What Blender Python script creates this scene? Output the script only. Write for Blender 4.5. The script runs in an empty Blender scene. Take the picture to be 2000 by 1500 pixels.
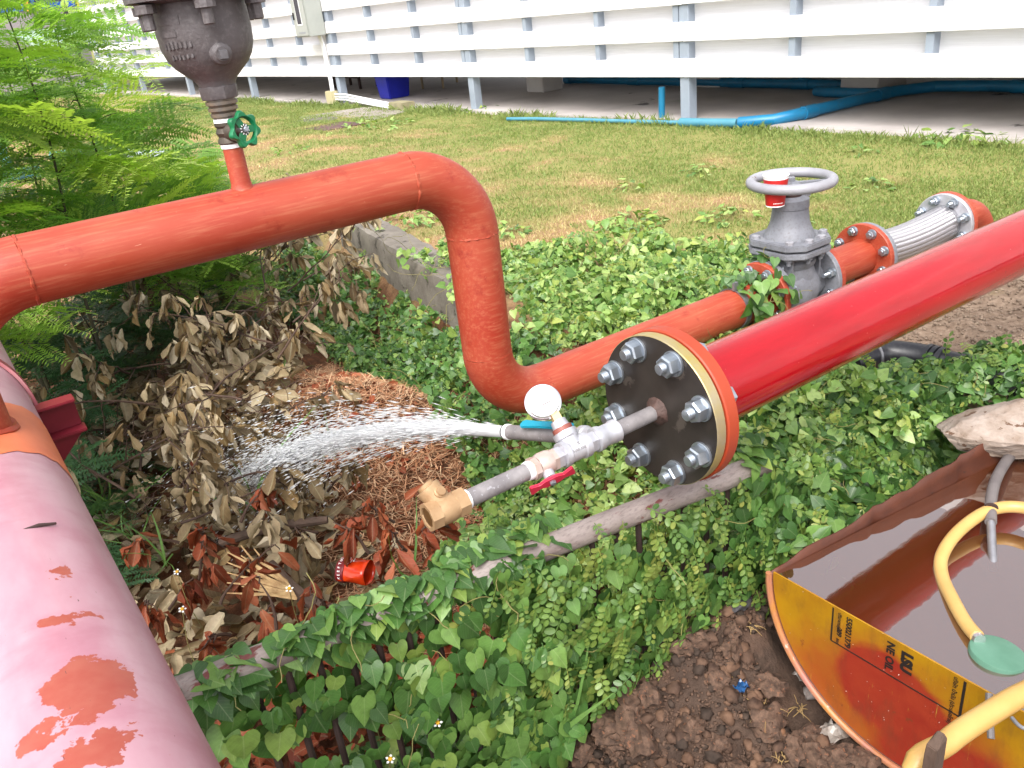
import bpy, bmesh, math, random
import numpy as np
from mathutils import Vector, Matrix
random.seed(7)
RNG = np.random.default_rng(11)
SC = bpy.context.scene
COL = SC.collection
PI = math.pi

# ------------------------------------------------------------------ camera, sky, sun, exposure
EYE = 1.60
_n = np.array([400., 3450., 1620.]); _n /= np.linalg.norm(_n)
_Z = -_n
_v = np.array([2720., -1073., 1620.]); _v -= _v.dot(_Z) * _Z; _X = _v / np.linalg.norm(_v)
_Y = np.cross(_Z, _X)
RW = np.array([_X, _Y, _Z])            # camera axes (right, down, forward) -> world
cam_d = bpy.data.cameras.new('camera'); cam = bpy.data.objects.new('camera', cam_d); COL.objects.link(cam)
cam_d.sensor_width = 36.0; cam_d.lens = 36.0 * 1620 / 2000; cam_d.clip_start = 0.02; cam_d.clip_end = 600
m = Matrix.Identity(4)
right, down, fwd = RW[:, 0], RW[:, 1], RW[:, 2]
for i in range(3):
    m[i][0] = right[i]; m[i][1] = -down[i]; m[i][2] = -fwd[i]
m[0][3], m[1][3], m[2][3] = 0, 0, EYE
cam.matrix_world = m
SC.camera = cam

W = bpy.data.worlds.new('World'); SC.world = W; W.use_nodes = True
SUN_EL, SUN_AZ = math.radians(52), math.radians(232)      # azimuth measured from +Y towards +X
wn = W.node_tree.nodes; wl = W.node_tree.links
sky = wn.new('ShaderNodeTexSky'); sky.sky_type = 'NISHITA'; sky.sun_disc = False
sky.sun_elevation = SUN_EL; sky.sun_rotation = SUN_AZ
sky.air_density = 1.0; sky.dust_density = 4.0; sky.ozone_density = 1.0
hs = wn.new('ShaderNodeHueSaturation'); hs.inputs['Saturation'].default_value = 0.22
wl.new(sky.outputs[0], hs.inputs['Color'])
bg = wn['Background']; wl.new(hs.outputs[0], bg.inputs['Color']); bg.inputs['Strength'].default_value = 0.15

sd = bpy.data.lights.new('sun', 'SUN'); sun = bpy.data.objects.new('sun', sd); COL.objects.link(sun)
sd.energy = 0.95; sd.angle = math.radians(35); sd.color = (1.0, 0.965, 0.91)
sdir = Vector((math.sin(SUN_AZ) * math.cos(SUN_EL), math.cos(SUN_AZ) * math.cos(SUN_EL), math.sin(SUN_EL)))
sun.rotation_euler = sdir.to_track_quat('Z', 'Y').to_euler(); sun.location = (0, 0, 8)
SC.view_settings.view_transform = 'Standard'; SC.view_settings.look = 'None'
SC.view_settings.gamma = 1.0; SC.view_settings.exposure = 1.48
SC.view_settings.use_curve_mapping = False
SC.cycles.max_bounces = 8; SC.cycles.transparent_max_bounces = 24

# ------------------------------------------------------------------ helpers
def ray(u, v):
    return RW @ np.array([(u - 1000.) / 1620., (v - 750.) / 1620., 1.])
def AZ(u, v, z):
    r = ray(u, v); p = r * ((z - EYE) / r[2]); return Vector((p[0], p[1], z))
def AY(u, v, y):
    r = ray(u, v); p = r * (y / r[1]); return Vector((p[0], y, p[2] + EYE))
def AX(u, v, x):
    r = ray(u, v); p = r * (x / r[0]); return Vector((x, p[1], p[2] + EYE))
def AD(u, v, d):
    p = ray(u, v) * d; return Vector((p[0], p[1], p[2] + EYE))
def ss(a, b, x):
    t = np.clip((np.asarray(x, float) - a) / (b - a), 0, 1); return t * t * (3 - 2 * t)
def mix(a, b, t): return a + (b - a) * t

_perm = np.random.default_rng(3).random((256, 256))
def vnoise(x, y):
    x = np.asarray(x, float); y = np.asarray(y, float)
    xi = np.floor(x).astype(int); yi = np.floor(y).astype(int); fx = x - xi; fy = y - yi
    fx = fx * fx * (3 - 2 * fx); fy = fy * fy * (3 - 2 * fy)
    g = lambda a, b: _perm[a & 255, b & 255]
    return (mix(mix(g(xi, yi), g(xi + 1, yi), fx), mix(g(xi, yi + 1), g(xi + 1, yi + 1), fx), fy) - .5) * 2
def fbm(x, y, o=4):
    s, a = 0, 1.0
    for k in range(o):
        s = s + a * vnoise(x * 2 ** k + 17 * k, y * 2 ** k + 31 * k); a *= .5
    return s

def srgb(r, g, b, k=1.0):
    f = lambda c: ((c / 255 + .055) / 1.055) ** 2.4 if c > 10 else c / 255 / 12.92
    return (f(r) * k, f(g) * k, f(b) * k, 1)

class MB:
    """collects vertices and faces (world space)"""
    def __init__(s): s.v = []; s.f = []
    def add(s, vs, fs):
        o = len(s.v); s.v += [tuple(p) for p in vs]; s.f += [tuple(i + o for i in f) for f in fs]; return s
    def tube(s, pts, rad, seg=12, cap=True, flat=1.0):
        pts = [Vector(p) for p in pts]; n = len(pts)
        if not hasattr(rad, '__len__'): rad = [rad] * n
        T = []
        for i in range(n):
            a = pts[max(i - 1, 0)]; b = pts[min(i + 1, n - 1)]
            t = (b - a); T.append(t.normalized() if t.length > 1e-9 else Vector((0, 0, 1)))
        u = T[0].orthogonal().normalized(); vs = []
        for i in range(n):
            u = (u - T[i] * u.dot(T[i]))
            u = u.normalized() if u.length > 1e-6 else T[i].orthogonal().normalized()
            w = T[i].cross(u)
            for k in range(seg):
                a = 2 * PI * k / seg
                vs.append(pts[i] + (u * math.cos(a) + w * math.sin(a) * flat) * rad[i])
        fs = []
        for i in range(n - 1):
            for k in range(seg):
                k2 = (k + 1) % seg
                fs.append((i * seg + k, i * seg + k2, (i + 1) * seg + k2, (i + 1) * seg + k))
        if cap:
            fs.append(tuple(range(seg))[::-1]); fs.append(tuple((n - 1) * seg + k for k in range(seg)))
        return s.add(vs, fs)
    def lathe(s, o, ax, prof, seg=24, ref=None, closed=False):
        """prof: list of (distance along axis, radius)"""
        o = Vector(o); ax = Vector(ax).normalized()
        u = (Vector(ref) - ax * Vector(ref).dot(ax)).normalized() if ref is not None else ax.orthogonal().normalized()
        w = ax.cross(u); vs = []; fs = []
        for (h, r) in prof:
            for k in range(seg):
                a = 2 * PI * k / seg
                vs.append(o + ax * h + (u * math.cos(a) + w * math.sin(a)) * max(r, 1e-5))
        n = len(prof)
        for i in range(n - 1 + (1 if closed else 0)):
            j = (i + 1) % n
            for k in range(seg):
                k2 = (k + 1) % seg
                fs.append((i * seg + k, i * seg + k2, j * seg + k2, j * seg + k))
        if not closed:
            if prof[0][1] > 1e-4: fs.append(tuple(range(seg))[::-1])
            if prof[-1][1] > 1e-4: fs.append(tuple((n - 1) * seg + k for k in range(seg)))
        return s.add(vs, fs)
    def prism(s, o, ax, r, h, n=6, ref=None, r2=None):
        return s.lathe(o, ax, [(0, r), (h, r if r2 is None else r2)], n, ref)
    def box(s, c, ex, ey, ez):
        """centre and three half vectors"""
        c = Vector(c); ex, ey, ez = Vector(ex), Vector(ey), Vector(ez)
        vs = [c + ex * a + ey * b + ez * d for d in (-1, 1) for b in (-1, 1) for a in (-1, 1)]
        return s.add(vs, [(0, 2, 3, 1), (4, 5, 7, 6), (0, 1, 5, 4), (2, 6, 7, 3), (0, 4, 6, 2), (1, 3, 7, 5)])
    def abox(s, a, b):
        c = [(p + q) / 2 for p, q in zip(a, b)]; h = [(q - p) / 2 for p, q in zip(a, b)]
        return s.box(c, (h[0], 0, 0), (0, h[1], 0), (0, 0, h[2]))
    def poly(s, pts, nrm):
        """closed outline extruded by nrm"""
        n = len(pts); pts = [Vector(p) for p in pts]; nrm = Vector(nrm)
        vs = pts + [p + nrm for p in pts]
        fs = [tuple(range(n))[::-1], tuple(range(n, 2 * n))] + [(k, (k + 1) % n, n + (k + 1) % n, n + k) for k in range(n)]
        return s.add(vs, fs)
    def build(s, name, mat, parent=None, smooth=35, bevel=0, bseg=2):
        base = Vector(parent['_loc']) if parent is not None and '_loc' in parent else None
        if base is None:
            a = np.array(s.v); base = Vector(((a[:, 0].min() + a[:, 0].max()) / 2, (a[:, 1].min() + a[:, 1].max()) / 2, a[:, 2].min()))
        me = bpy.data.meshes.new(name)
        me.from_pydata([(p[0] - base.x, p[1] - base.y, p[2] - base.z) for p in s.v], [], s.f)
        if bevel:
            bm = bmesh.new(); bm.from_mesh(me)
            bmesh.ops.recalc_face_normals(bm, faces=bm.faces)
            ed = [e for e in bm.edges if len(e.link_faces) == 2 and e.calc_face_angle(0) > math.radians(40)]
            bmesh.ops.bevel(bm, geom=ed, offset=bevel, segments=bseg, affect='EDGES', clamp_overlap=True)
            bm.to_mesh(me); bm.free()
        else:
            bm = bmesh.new(); bm.from_mesh(me); bmesh.ops.recalc_face_normals(bm, faces=bm.faces); bm.to_mesh(me); bm.free()
        if mat is not None:
            for q in (mat if isinstance(mat, (list, tuple)) else [mat]): me.materials.append(q)
        if smooth:
            me.shade_smooth(); me.set_sharp_from_angle(angle=math.radians(smooth))
        o = bpy.data.objects.new(name, me); COL.objects.link(o)
        if parent is not None:
            o.parent = parent
            if parent.type == 'MESH': pass
            o['_loc'] = tuple(base)
        else:
            o.location = base; o['_loc'] = tuple(base)
        return o

def thing(name, loc, label=None, cat=None, group=None):
    o = bpy.data.objects.new(name, None); COL.objects.link(o); o.location = loc; o['_loc'] = tuple(loc)
    o.empty_display_size = .05
    return tag(o, label, cat, group)
def tag(o, label=None, cat=None, group=None, kind=None):
    if label: o['label'] = label
    if cat: o['category'] = cat
    if group: o['group'] = group
    if kind: o['kind'] = kind
    return o
def place(name, mesh, M4, parent=None):
    """object with shared mesh data placed by a world matrix"""
    o = bpy.data.objects.new(name, mesh); COL.objects.link(o)
    if parent is not None:
        o.parent = parent; o.matrix_basis = Matrix.Translation(-Vector(parent['_loc'])) @ M4
    else: o.matrix_basis = M4
    return o
def basis(pos, ydir, nrm, sc=1.0, sx=None):
    y = Vector(ydir).normalized(); n = Vector(nrm); n = n - y * n.dot(y)
    n = n.normalized() if n.length > 1e-5 else y.orthogonal().normalized()
    x = y.cross(n); M4 = Matrix.Identity(4); sx = sc if sx is None else sx
    for i in range(3):
        M4[i][0] = x[i] * sx; M4[i][1] = y[i] * sc; M4[i][2] = n[i] * sc; M4[i][3] = pos[i]
    return M4
def np_mesh(name, V, F, mat, uv=None, smooth=False):
    """fast mesh from an (n,3) vertex array and (m,k) face array"""
    me = bpy.data.meshes.new(name); V = np.asarray(V, np.float32); F = np.asarray(F, np.int32)
    k = F.shape[1]; me.vertices.add(len(V)); me.vertices.foreach_set('co', V.ravel())
    me.loops.add(F.size); me.loops.foreach_set('vertex_index', F.ravel())
    me.polygons.add(len(F)); me.polygons.foreach_set('loop_start', np.arange(0, F.size, k, dtype=np.int32))
    me.polygons.foreach_set('loop_total', np.full(len(F), k, np.int32))
    if uv is not None:
        l = me.uv_layers.new(name='uv'); l.data.foreach_set('uv', np.asarray(uv, np.float32)[F.ravel()].ravel())
    me.update(calc_edges=True); me.validate()
    if smooth: me.shade_smooth()
    if mat is not None: me.materials.append(mat)
    return me
def bulk(name, tmpl, mats, mat, parent=None, base=(0, 0, 0)):
    """one mesh made of many transformed copies of a template (V, F, uv)"""
    TV, TF, TU = tmpl; A = np.array([[list(r) for r in q] for q in mats]); n = len(A)
    h = np.concatenate([TV, np.ones((len(TV), 1))], 1)
    V = np.einsum('nij,vj->nvi', A, h)[:, :, :3].reshape(-1, 3) - np.array(base)
    F = (TF[None] + (np.arange(n) * len(TV))[:, None, None]).reshape(-1, TF.shape[1])
    me = np_mesh(name, V, F, mat, np.tile(TU, (n, 1)), smooth=True)
    o = bpy.data.objects.new(name, me); COL.objects.link(o)
    if parent is not None: o.parent = parent
    o['kind'] = 'stuff'
    return o

# ------------------------------------------------------------------ materials
class NT:
    def __init__(s, name):
        s.m = bpy.data.materials.new(name); s.m.use_nodes = True
        s.n = s.m.node_tree.nodes; s.l = s.m.node_tree.links; s.b = s.n['Principled BSDF']
        s.out = s.n['Material Output']
    def N(s, t, **k):
        x = s.n.new('ShaderNode' + t)
        for a, b in k.items(): setattr(x, a, b)
        return x
    def link(s, a, b): s.l.new(a, b)
    def coord(s, which='Object'): return s.N('TexCoord').outputs[which]
    def pos(s): return s.N('NewGeometry').outputs['Position']
    def noise(s, vec, scale, detail=5, rough=.6, dist=0):
        x = s.N('TexNoise'); s.link(vec, x.inputs['Vector']); x.inputs['Scale'].default_value = scale
        x.inputs['Detail'].default_value = detail; x.inputs['Roughness'].default_value = rough; x.inputs['Distortion'].default_value = dist
        return x.outputs['Fac']
    def ramp(s, fac, a, b, ca=(0, 0, 0, 1), cb=(1, 1, 1, 1)):
        x = s.N('ValToRGB'); s.link(fac, x.inputs['Fac']); e = x.color_ramp.elements
        e[0].position = a; e[0].color = ca; e[1].position = b; e[1].color = cb; return x.outputs['Color']
    def rng(s, v, a, b):
        x = s.N('MapRange', interpolation_type='SMOOTHSTEP'); s.link(v, x.inputs['Value']); x.inputs['From Min'].default_value = a; x.inputs['From Max'].default_value = b
        return x.outputs['Result']
    def mixc(s, fac, a, b, mode='MIX'):
        x = s.N('Mix', data_type='RGBA', blend_type=mode)
        for val, i in ((fac, 0), (a, 6), (b, 7)):
            if hasattr(val, 'is_output'): s.link(val, x.inputs[i])
            elif i == 0: x.inputs[0].default_value = val
            else: x.inputs[i].default_value = val
        return x.outputs[2]
    def math(s, op, a, b=None, clamp=False):
        x = s.N('Math', operation=op); x.use_clamp = clamp
        for i, v in enumerate((a, b)):
            if v is None: continue
            if hasattr(v, 'is_output'): s.link(v, x.inputs[i])
            else: x.inputs[i].default_value = v
        return x.outputs[0]
    def scale(s, vec, xyz):
        x = s.N('Mapping'); s.link(vec, x.inputs['Vector']); x.inputs['Scale'].default_value = xyz; return x.outputs[0]
    def bump(s, h, strength=.3, dist=.002, prev=None):
        x = s.N('Bump'); s.link(h, x.inputs['Height']); x.inputs['Strength'].default_value = strength; x.inputs['Distance'].default_value = dist
        if prev: s.link(prev, x.inputs['Normal'])
        s.link(x.outputs[0], s.b.inputs['Normal']); return x.outputs[0]

def mat(name, c1, c2=None, vs=8, rough=.5, metal=0, spec=.5, bump=0, bs=60, bd=.002, wear=None, wt=.68, ws=14, stretch=None, coat=0, r2=None, dust=None):
    t = NT(name); co = t.coord()
    if stretch: co = t.scale(co, stretch)
    col = c1
    if c2: col = t.mixc(t.ramp(t.noise(co, vs), .32, .68), c1, c2)
    if wear: col = t.mixc(t.ramp(t.noise(co, ws, 8, .65), wt, wt + .03), col, wear)
    if dust: col = t.mixc(t.ramp(t.noise(co, vs * 9, 3), .5, .9), col, dust)
    if hasattr(col, 'is_output'): t.link(col, t.b.inputs['Base Color'])
    else: t.b.inputs['Base Color'].default_value = col
    t.b.inputs['Metallic'].default_value = metal; t.b.inputs['Specular IOR Level'].default_value = spec
    if r2 is not None:
        rr = t.ramp(t.noise(co, vs * 2.3), .3, .7, (rough,) * 3 + (1,), (r2,) * 3 + (1,)); t.link(rr, t.b.inputs['Roughness'])
    else: t.b.inputs['Roughness'].default_value = rough
    if coat: t.b.inputs['Coat Weight'].default_value = coat; t.b.inputs['Coat Roughness'].default_value = .12
    if bump: t.bump(t.noise(co, bs, 4), bump, bd)
    return t.m

def m_orange():
    t = NT('orange_paint'); co = t.coord()
    c = t.mixc(t.ramp(t.noise(co, 5, 5), .3, .7), srgb(212, 70, 44, .45), srgb(222, 98, 66, .48))
    c = t.mixc(t.ramp(t.noise(t.scale(co, (2.2, 34, 34)), 5, 6, .65), .48, .92), c, srgb(236, 142, 104, .52))
    c = t.mixc(t.ramp(t.noise(co, 13, 7, .7), .58, .72), c, srgb(196, 54, 36, .42))
    c = t.mixc(t.ramp(t.noise(t.scale(co, (9, 60, 60)), 7, 4), .70, .74), c, srgb(240, 170, 140, .55))
    c = t.mixc(t.ramp(t.noise(co, 70, 6, .7), .735, .75), c, srgb(84, 40, 34, .5))
    t.link(c, t.b.inputs['Base Color'])
    t.link(t.ramp(t.noise(co, 11), .3, .7, (.42,) * 3 + (1,), (.62,) * 3 + (1,)), t.b.inputs['Roughness'])
    b = t.bump(t.noise(t.scale(co, (3, 22, 22)), 9, 5), .10, .0012); t.bump(t.noise(co, 160, 4), .2, .0008, b); return t.m
ORANGE = m_orange()
ORANGE_NEW = mat('orange_primer', srgb(214, 84, 44, .52), srgb(205, 74, 40, .5), 9, .55, bump=.2, bs=120, bd=.001)
def m_red():
    t = NT('red_gloss_paint'); co = t.coord()
    c = t.mixc(t.ramp(t.noise(t.scale(co, (1, 6, 6)), 7), .3, .7), srgb(206, 17, 34, .53), srgb(188, 11, 25, .51))
    c = t.mixc(t.ramp(t.noise(co, 170, 3), .72, .8), c, srgb(222, 120, 120, .7))
    c = t.mixc(t.ramp(t.noise(t.scale(co, (1, 1, 1)), 24, 6), .69, .73), c, srgb(120, 20, 22, .6))
    t.link(c, t.b.inputs['Base Color'])
    t.link(t.ramp(t.noise(t.scale(co, (2, 9, 9)), 9, 5), .3, .75, (.07,) * 3 + (1,), (.20,) * 3 + (1,)), t.b.inputs['Roughness'])
    t.b.inputs['Coat Weight'].default_value = .15; t.b.inputs['Coat Roughness'].default_value = .08; t.b.inputs['Specular IOR Level'].default_value = .42
    b = t.bump(t.noise(t.scale(co, (1.2, 3, 3)), 16, 4), .16, .004)
    t.bump(t.noise(co, 240, 3), .12, .001, b); return t.m
RED = m_red()
GALV = mat('galvanised_steel', srgb(172, 172, 178, .8), srgb(140, 138, 142, .8), 30, .42, .75, bump=.2, bs=200, bd=.0008, r2=.55)
GALV_FIT = mat('galvanised_fitting', srgb(216, 216, 222, .8), srgb(186, 184, 190, .8), 40, .38, .55, bump=.25, bs=160, bd=.001, r2=.5)
GALV_PIPE = mat('weathered_galvanised_pipe', srgb(168, 162, 162, .7), srgb(134, 128, 130, .7), 45, .5, .2, bump=.2, bs=180, bd=.0008, wear=srgb(190, 186, 190, .6), wt=.60, ws=160)
ZINC = mat('zinc_plated_bolt', srgb(186, 194, 202, .85), srgb(158, 166, 176, .85), 60, .3, .85, r2=.42)
BRASS = mat('cast_brass', srgb(208, 172, 130, .62), srgb(186, 146, 104, .6), 40, .55, .25, bump=.3, bs=220, bd=.0008)
PLATE = mat('oily_black_steel', srgb(100, 92, 86, .62), srgb(66, 60, 57, .6), 7, .30, .6, bump=.15, bs=90, bd=.001, wear=srgb(132, 122, 114, .5), wt=.60, ws=14, r2=.55)
PASSIV = mat('yellow_passivated_rim', srgb(200, 178, 100, .75), srgb(190, 176, 150, .8), 24, .35, .6, r2=.5)
WELD = mat('burnt_weld', srgb(120, 92, 84, .6), srgb(84, 66, 60, .6), 60, .6, .4, bump=.8, bs=130, bd=.003)
TAPE = mat('white_thread_tape', (.82, .82, .84, 1), rough=.5)
TEAL = mat('teal_plastic_lever', srgb(0, 150, 178, .75), rough=.35)
REDPL = mat('red_enamel_handle', srgb(222, 50, 80, .75), srgb(205, 42, 70, .75), 30, .35)
WHITE_MET = mat('white_enamel_case', (.86, .86, .87, 1), rough=.25, coat=.4)
CHROME = mat('chrome_bezel', (.8, .8, .82, 1), rough=.15, metal=1)
DARK = mat('dark_gap', (.02, .018, .018, 1), rough=.6)
COPPER = mat('red_copper_washer', srgb(150, 86, 74, .8), srgb(120, 62, 54, .8), 60, .5)
CREAMBR = mat('pale_brass_nut', srgb(226, 190, 140, .85), rough=.4, metal=.3)
IRON = mat('bare_cast_iron', srgb(124, 118, 120, .66), srgb(102, 94, 94, .64), 12, .55, .2, bump=.6, bs=190, bd=.0015, wear=srgb(104, 78, 66, .6), wt=.66, ws=7, dust=srgb(156, 150, 150, .6))
IRON_LID = mat('grey_painted_lid', srgb(120, 128, 130, .6), rough=.5)
BRONZE = mat('dull_bronze_valve', srgb(104, 94, 82, .6), srgb(84, 74, 64, .6), 30, .5, .4, bump=.3, bs=150, bd=.001)
GREENW = mat('green_enamel', srgb(12, 126, 78, .75), srgb(8, 112, 66, .75), 30, .4)
GREYP = mat('grey_valve_paint', srgb(160, 162, 170, .60), srgb(136, 137, 146, .56), 14, .5, bump=.4, bs=140, bd=.0015, wear=srgb(100, 66, 54, .5), wt=.68, ws=20, dust=srgb(120, 116, 116, .5))
GREYRUST = mat('grey_paint_rusting', srgb(184, 184, 192, .62), srgb(164, 162, 168, .6), 14, .45, bump=.4, bs=120, bd=.0015, wear=srgb(128, 82, 66, .5), wt=.585, ws=9)
CLARET = mat('dark_red_paint', srgb(160, 40, 58, .62), srgb(140, 32, 50, .62), 14, .45, bump=.15, bs=90, bd=.001, wear=srgb(196, 120, 130, .6), wt=.66, ws=16)
def m_pink():
    t = NT('faded_pink_paint'); co = t.coord('Object')
    P1 = thing_pink_loc
    base = t.mixc(t.ramp(t.noise(t.scale(co, (3, 1, 3)), 5, 5), .35, .7), srgb(240, 190, 202, .50), srgb(230, 160, 178, .48))
    base = t.mixc(t.ramp(t.noise(t.scale(co, (1, 1.6, 1)), 7, 6), .52, .82), base, srgb(218, 138, 158, .46))
    dist = t.N('VectorMath', operation='ADD'); nz = t.N('TexNoise'); t.link(co, nz.inputs['Vector']); nz.inputs['Scale'].default_value = 34; nz.inputs['Detail'].default_value = 7; nz.inputs['Roughness'].default_value = .62
    sc = t.N('VectorMath', operation='SCALE'); t.link(nz.outputs['Color'], sc.inputs[0]); sc.inputs['Scale'].default_value = .085
    t.link(co, dist.inputs[0]); t.link(sc.outputs[0], dist.inputs[1])
    mask = None
    for (c, r, st) in PINK_CHIPS:
        sub = t.N('VectorMath', operation='SUBTRACT'); t.link(dist.outputs[0], sub.inputs[0]); sub.inputs[1].default_value = tuple(Vector(c) - Vector(P1) + Vector((.0425, .0425, .0425)))
        ml = t.N('VectorMath', operation='MULTIPLY'); t.link(sub.outputs[0], ml.inputs[0]); ml.inputs[1].default_value = (1 / st[0], 1 / st[1], 1 / st[0])
        ln = t.N('VectorMath', operation='LENGTH'); t.link(ml.outputs[0], ln.inputs[0])
        f = t.math('LESS_THAN', ln.outputs['Value'], r)
        mask = f if mask is None else t.math('MAXIMUM', mask, f)
    spots = t.ramp(t.noise(co, 46, 7, .7), .69, .71)
    mask = t.math('MAXIMUM', mask, spots)
    chip = t.mixc(t.ramp(t.noise(co, 30), .3, .7), srgb(212, 92, 74, .44), srgb(222, 120, 98, .45))
    col = t.mixc(mask, base, chip)
    scr = t.ramp(t.noise(t.scale(co, (40, 9, 40)), 6, 3), .735, .76)
    col = t.mixc(scr, col, srgb(96, 62, 60, .6))
    t.link(col, t.b.inputs['Base Color']); t.b.inputs['Roughness'].default_value = .42
    b = t.bump(t.math('MULTIPLY', mask, -1.0), .35, .0012); t.bump(t.noise(co, 120, 3), .08, .001, b); return t.m
CONC = mat('weathered_concrete', srgb(166, 156, 144, .6), srgb(128, 118, 108, .55), 7, .85, bump=.7, bs=46, bd=.006, wear=srgb(84, 76, 66, .5), wt=.6, ws=10)
SLABM = mat('smooth_grey_slab', srgb(196, 188, 184, .85), srgb(172, 164, 160, .8), 1.6, .6, bump=.2, bs=30, bd=.003, wear=srgb(96, 88, 86, .5), wt=.64, ws=2.2)
PATHM = mat('pale_concrete_path', srgb(190, 180, 170, .62), srgb(166, 154, 144, .6), 4, .8, bump=.3, bs=40, bd=.003)
def m_board(name, k):
    t = NT(name); co = t.coord()
    oi = t.N('ObjectInfo').outputs['Random']
    c = t.mixc(oi, (.80 * k, .80 * k, .81 * k, 1), (.74 * k, .735 * k, .75 * k, 1))
    c = t.mixc(t.ramp(t.noise(t.scale(co, (1, .7, 22)), 5, 5), .35, .8), c, (.66 * k, .65 * k, .66 * k, 1))
    t.link(c, t.b.inputs['Base Color']); t.b.inputs['Roughness'].default_value = .55
    w = t.noise(t.scale(co, (1, 1.2, 60)), 6, 4); t.bump(w, .3, .002); return t.m
BOARD = m_board('white_wood_grain_board', 1.0)
BOARD_B = m_board('white_rear_board', .97)
POSTM = mat('blue_grey_post_paint', srgb(170, 182, 196, .72), srgb(158, 168, 182, .7), 5, .5, wear=srgb(140, 120, 104, .6), wt=.74, ws=16)
PVC = mat('blue_pvc', srgb(24, 130, 178, .8), srgb(18, 114, 160, .76), 5, .4, dust=srgb(80, 140, 168, .5))
PVC_F = mat('sun_faded_blue_pvc', srgb(112, 182, 200, .55), srgb(84, 164, 190, .55), 5, .45)
WALLM = mat('pale_plaster_wall', srgb(214, 210, 208, .85), srgb(200, 194, 192, .8), 2, .8)
BLUEBIN = mat('blue_plastic_bin', srgb(26, 40, 190, .7), srgb(22, 34, 168, .7), 6, .4)
PANEL = mat('grey_green_sheet_steel', srgb(186, 190, 184, .72), srgb(176, 180, 174, .7), 4, .45)
GLASSD = mat('dark_window_glass', (.05, .05, .06, 1), rough=.08)
CREAM = mat('cream_plastic', srgb(206, 196, 156, .72), rough=.5)
CONDUIT = mat('white_conduit', (.78, .78, .78, 1), rough=.4)
BLACKPL = mat('black_plastic', srgb(46, 46, 54, .6), srgb(34, 34, 40, .6), 10, .35, bump=.1, bs=60, bd=.001, dust=srgb(84, 80, 82, .6))
ROCKM = mat('pale_buff_rock', srgb(200, 184, 172, .56), srgb(160, 136, 116, .5), 16, .85, bump=.9, bs=50, bd=.006, wear=srgb(120, 88, 66, .5), wt=.6, ws=24, stretch=(1, 1, 2.2))
RUSTIN = mat('rusty_drum_inside', srgb(132, 68, 38, .42), srgb(96, 46, 26, .4), 9, .55, bump=.3, bs=60, bd=.002, wear=srgb(52, 30, 20, .5), wt=.63, ws=16)
HOSE = mat('yellow_hose', srgb(234, 192, 118, .62), srgb(224, 174, 96, .6), 8, .4)
HOSEG = mat('grey_rubber_sleeve', srgb(134, 126, 124, .6), srgb(112, 104, 104, .6), 20, .55)
MINT = mat('mint_green_lid', srgb(122, 176, 150, .5), srgb(104, 160, 132, .48), 20, .55)
BARK = mat('grey_brown_wood', srgb(126, 100, 84, .55), srgb(92, 72, 60, .5), 14, .85, bump=.8, bs=70, bd=.004, stretch=(1, 1, .3))
TWIG = mat('dry_twig', srgb(112, 84, 66, .5), srgb(78, 54, 46, .5), 20, .8)
STEMG = mat('green_brown_stem', srgb(96, 92, 56, .5), srgb(76, 66, 48, .5), 20, .7)
VINESTEM = mat('yellow_green_vine_stem', srgb(166, 160, 96, .6), srgb(140, 126, 74, .6), 20, .7)
BARM = mat('rusted_bar', srgb(84, 58, 52, .5), srgb(62, 44, 42, .5), 30, .8, bump=.5, bs=90, bd=.001)
RAILM = mat('worn_galvanised_rail', srgb(190, 176, 170, .66), srgb(150, 132, 126, .6), 22, .6, .1, bump=.6, bs=110, bd=.003, wear=srgb(136, 64, 58, .5), wt=.60, ws=18, stretch=(.35, 1, 1), dust=srgb(120, 104, 98, .5))
REDCUP = mat('red_paper_cup', srgb(204, 38, 36, .72), rough=.45)
WHITEP = mat('white_paper', (.82, .81, .8, 1), rough=.6)
BLACKINK = mat('black_print', srgb(40, 30, 26, .6), rough=.6)
WRAP = mat('crumpled_orange_wrapper', srgb(232, 74, 16, .75), srgb(200, 44, 20, .7), 30, .25)
MAROON = mat('maroon_band', srgb(128, 24, 34, .65), rough=.35)
BLUEBAG = mat('blue_plastic_scrap', srgb(50, 104, 160, .7), srgb(24, 60, 110, .7), 60, .25)
BAGW = mat('grimy_white_plastic', srgb(196, 188, 180, .7), srgb(140, 124, 112, .6), 50, .4)
STONEG = mat('grey_stone', srgb(104, 100, 104, .5), srgb(78, 74, 78, .5), 30, .7, bump=.5, bs=90, bd=.002)
ROOTM = mat('dry_grass_root', srgb(200, 168, 112, .6), srgb(164, 128, 80, .55), 30, .8)
GREYWALL = mat('far_grey_concrete', srgb(178, 170, 172, .62), srgb(160, 154, 156, .6), .6, .8)
BLUEFR = mat('far_blue_frame', srgb(20, 84, 180, .7), rough=.5)
YELP = mat('far_yellow_post', srgb(230, 176, 60, .7), rough=.5)
SHEETM = mat('pale_green_roof_sheet', srgb(170, 190, 180, .65), rough=.5)
FANM = mat('split_dry_wood', srgb(222, 186, 130, .66), srgb(180, 136, 88, .6), 30, .7, stretch=(1, 1, 1))

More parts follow.
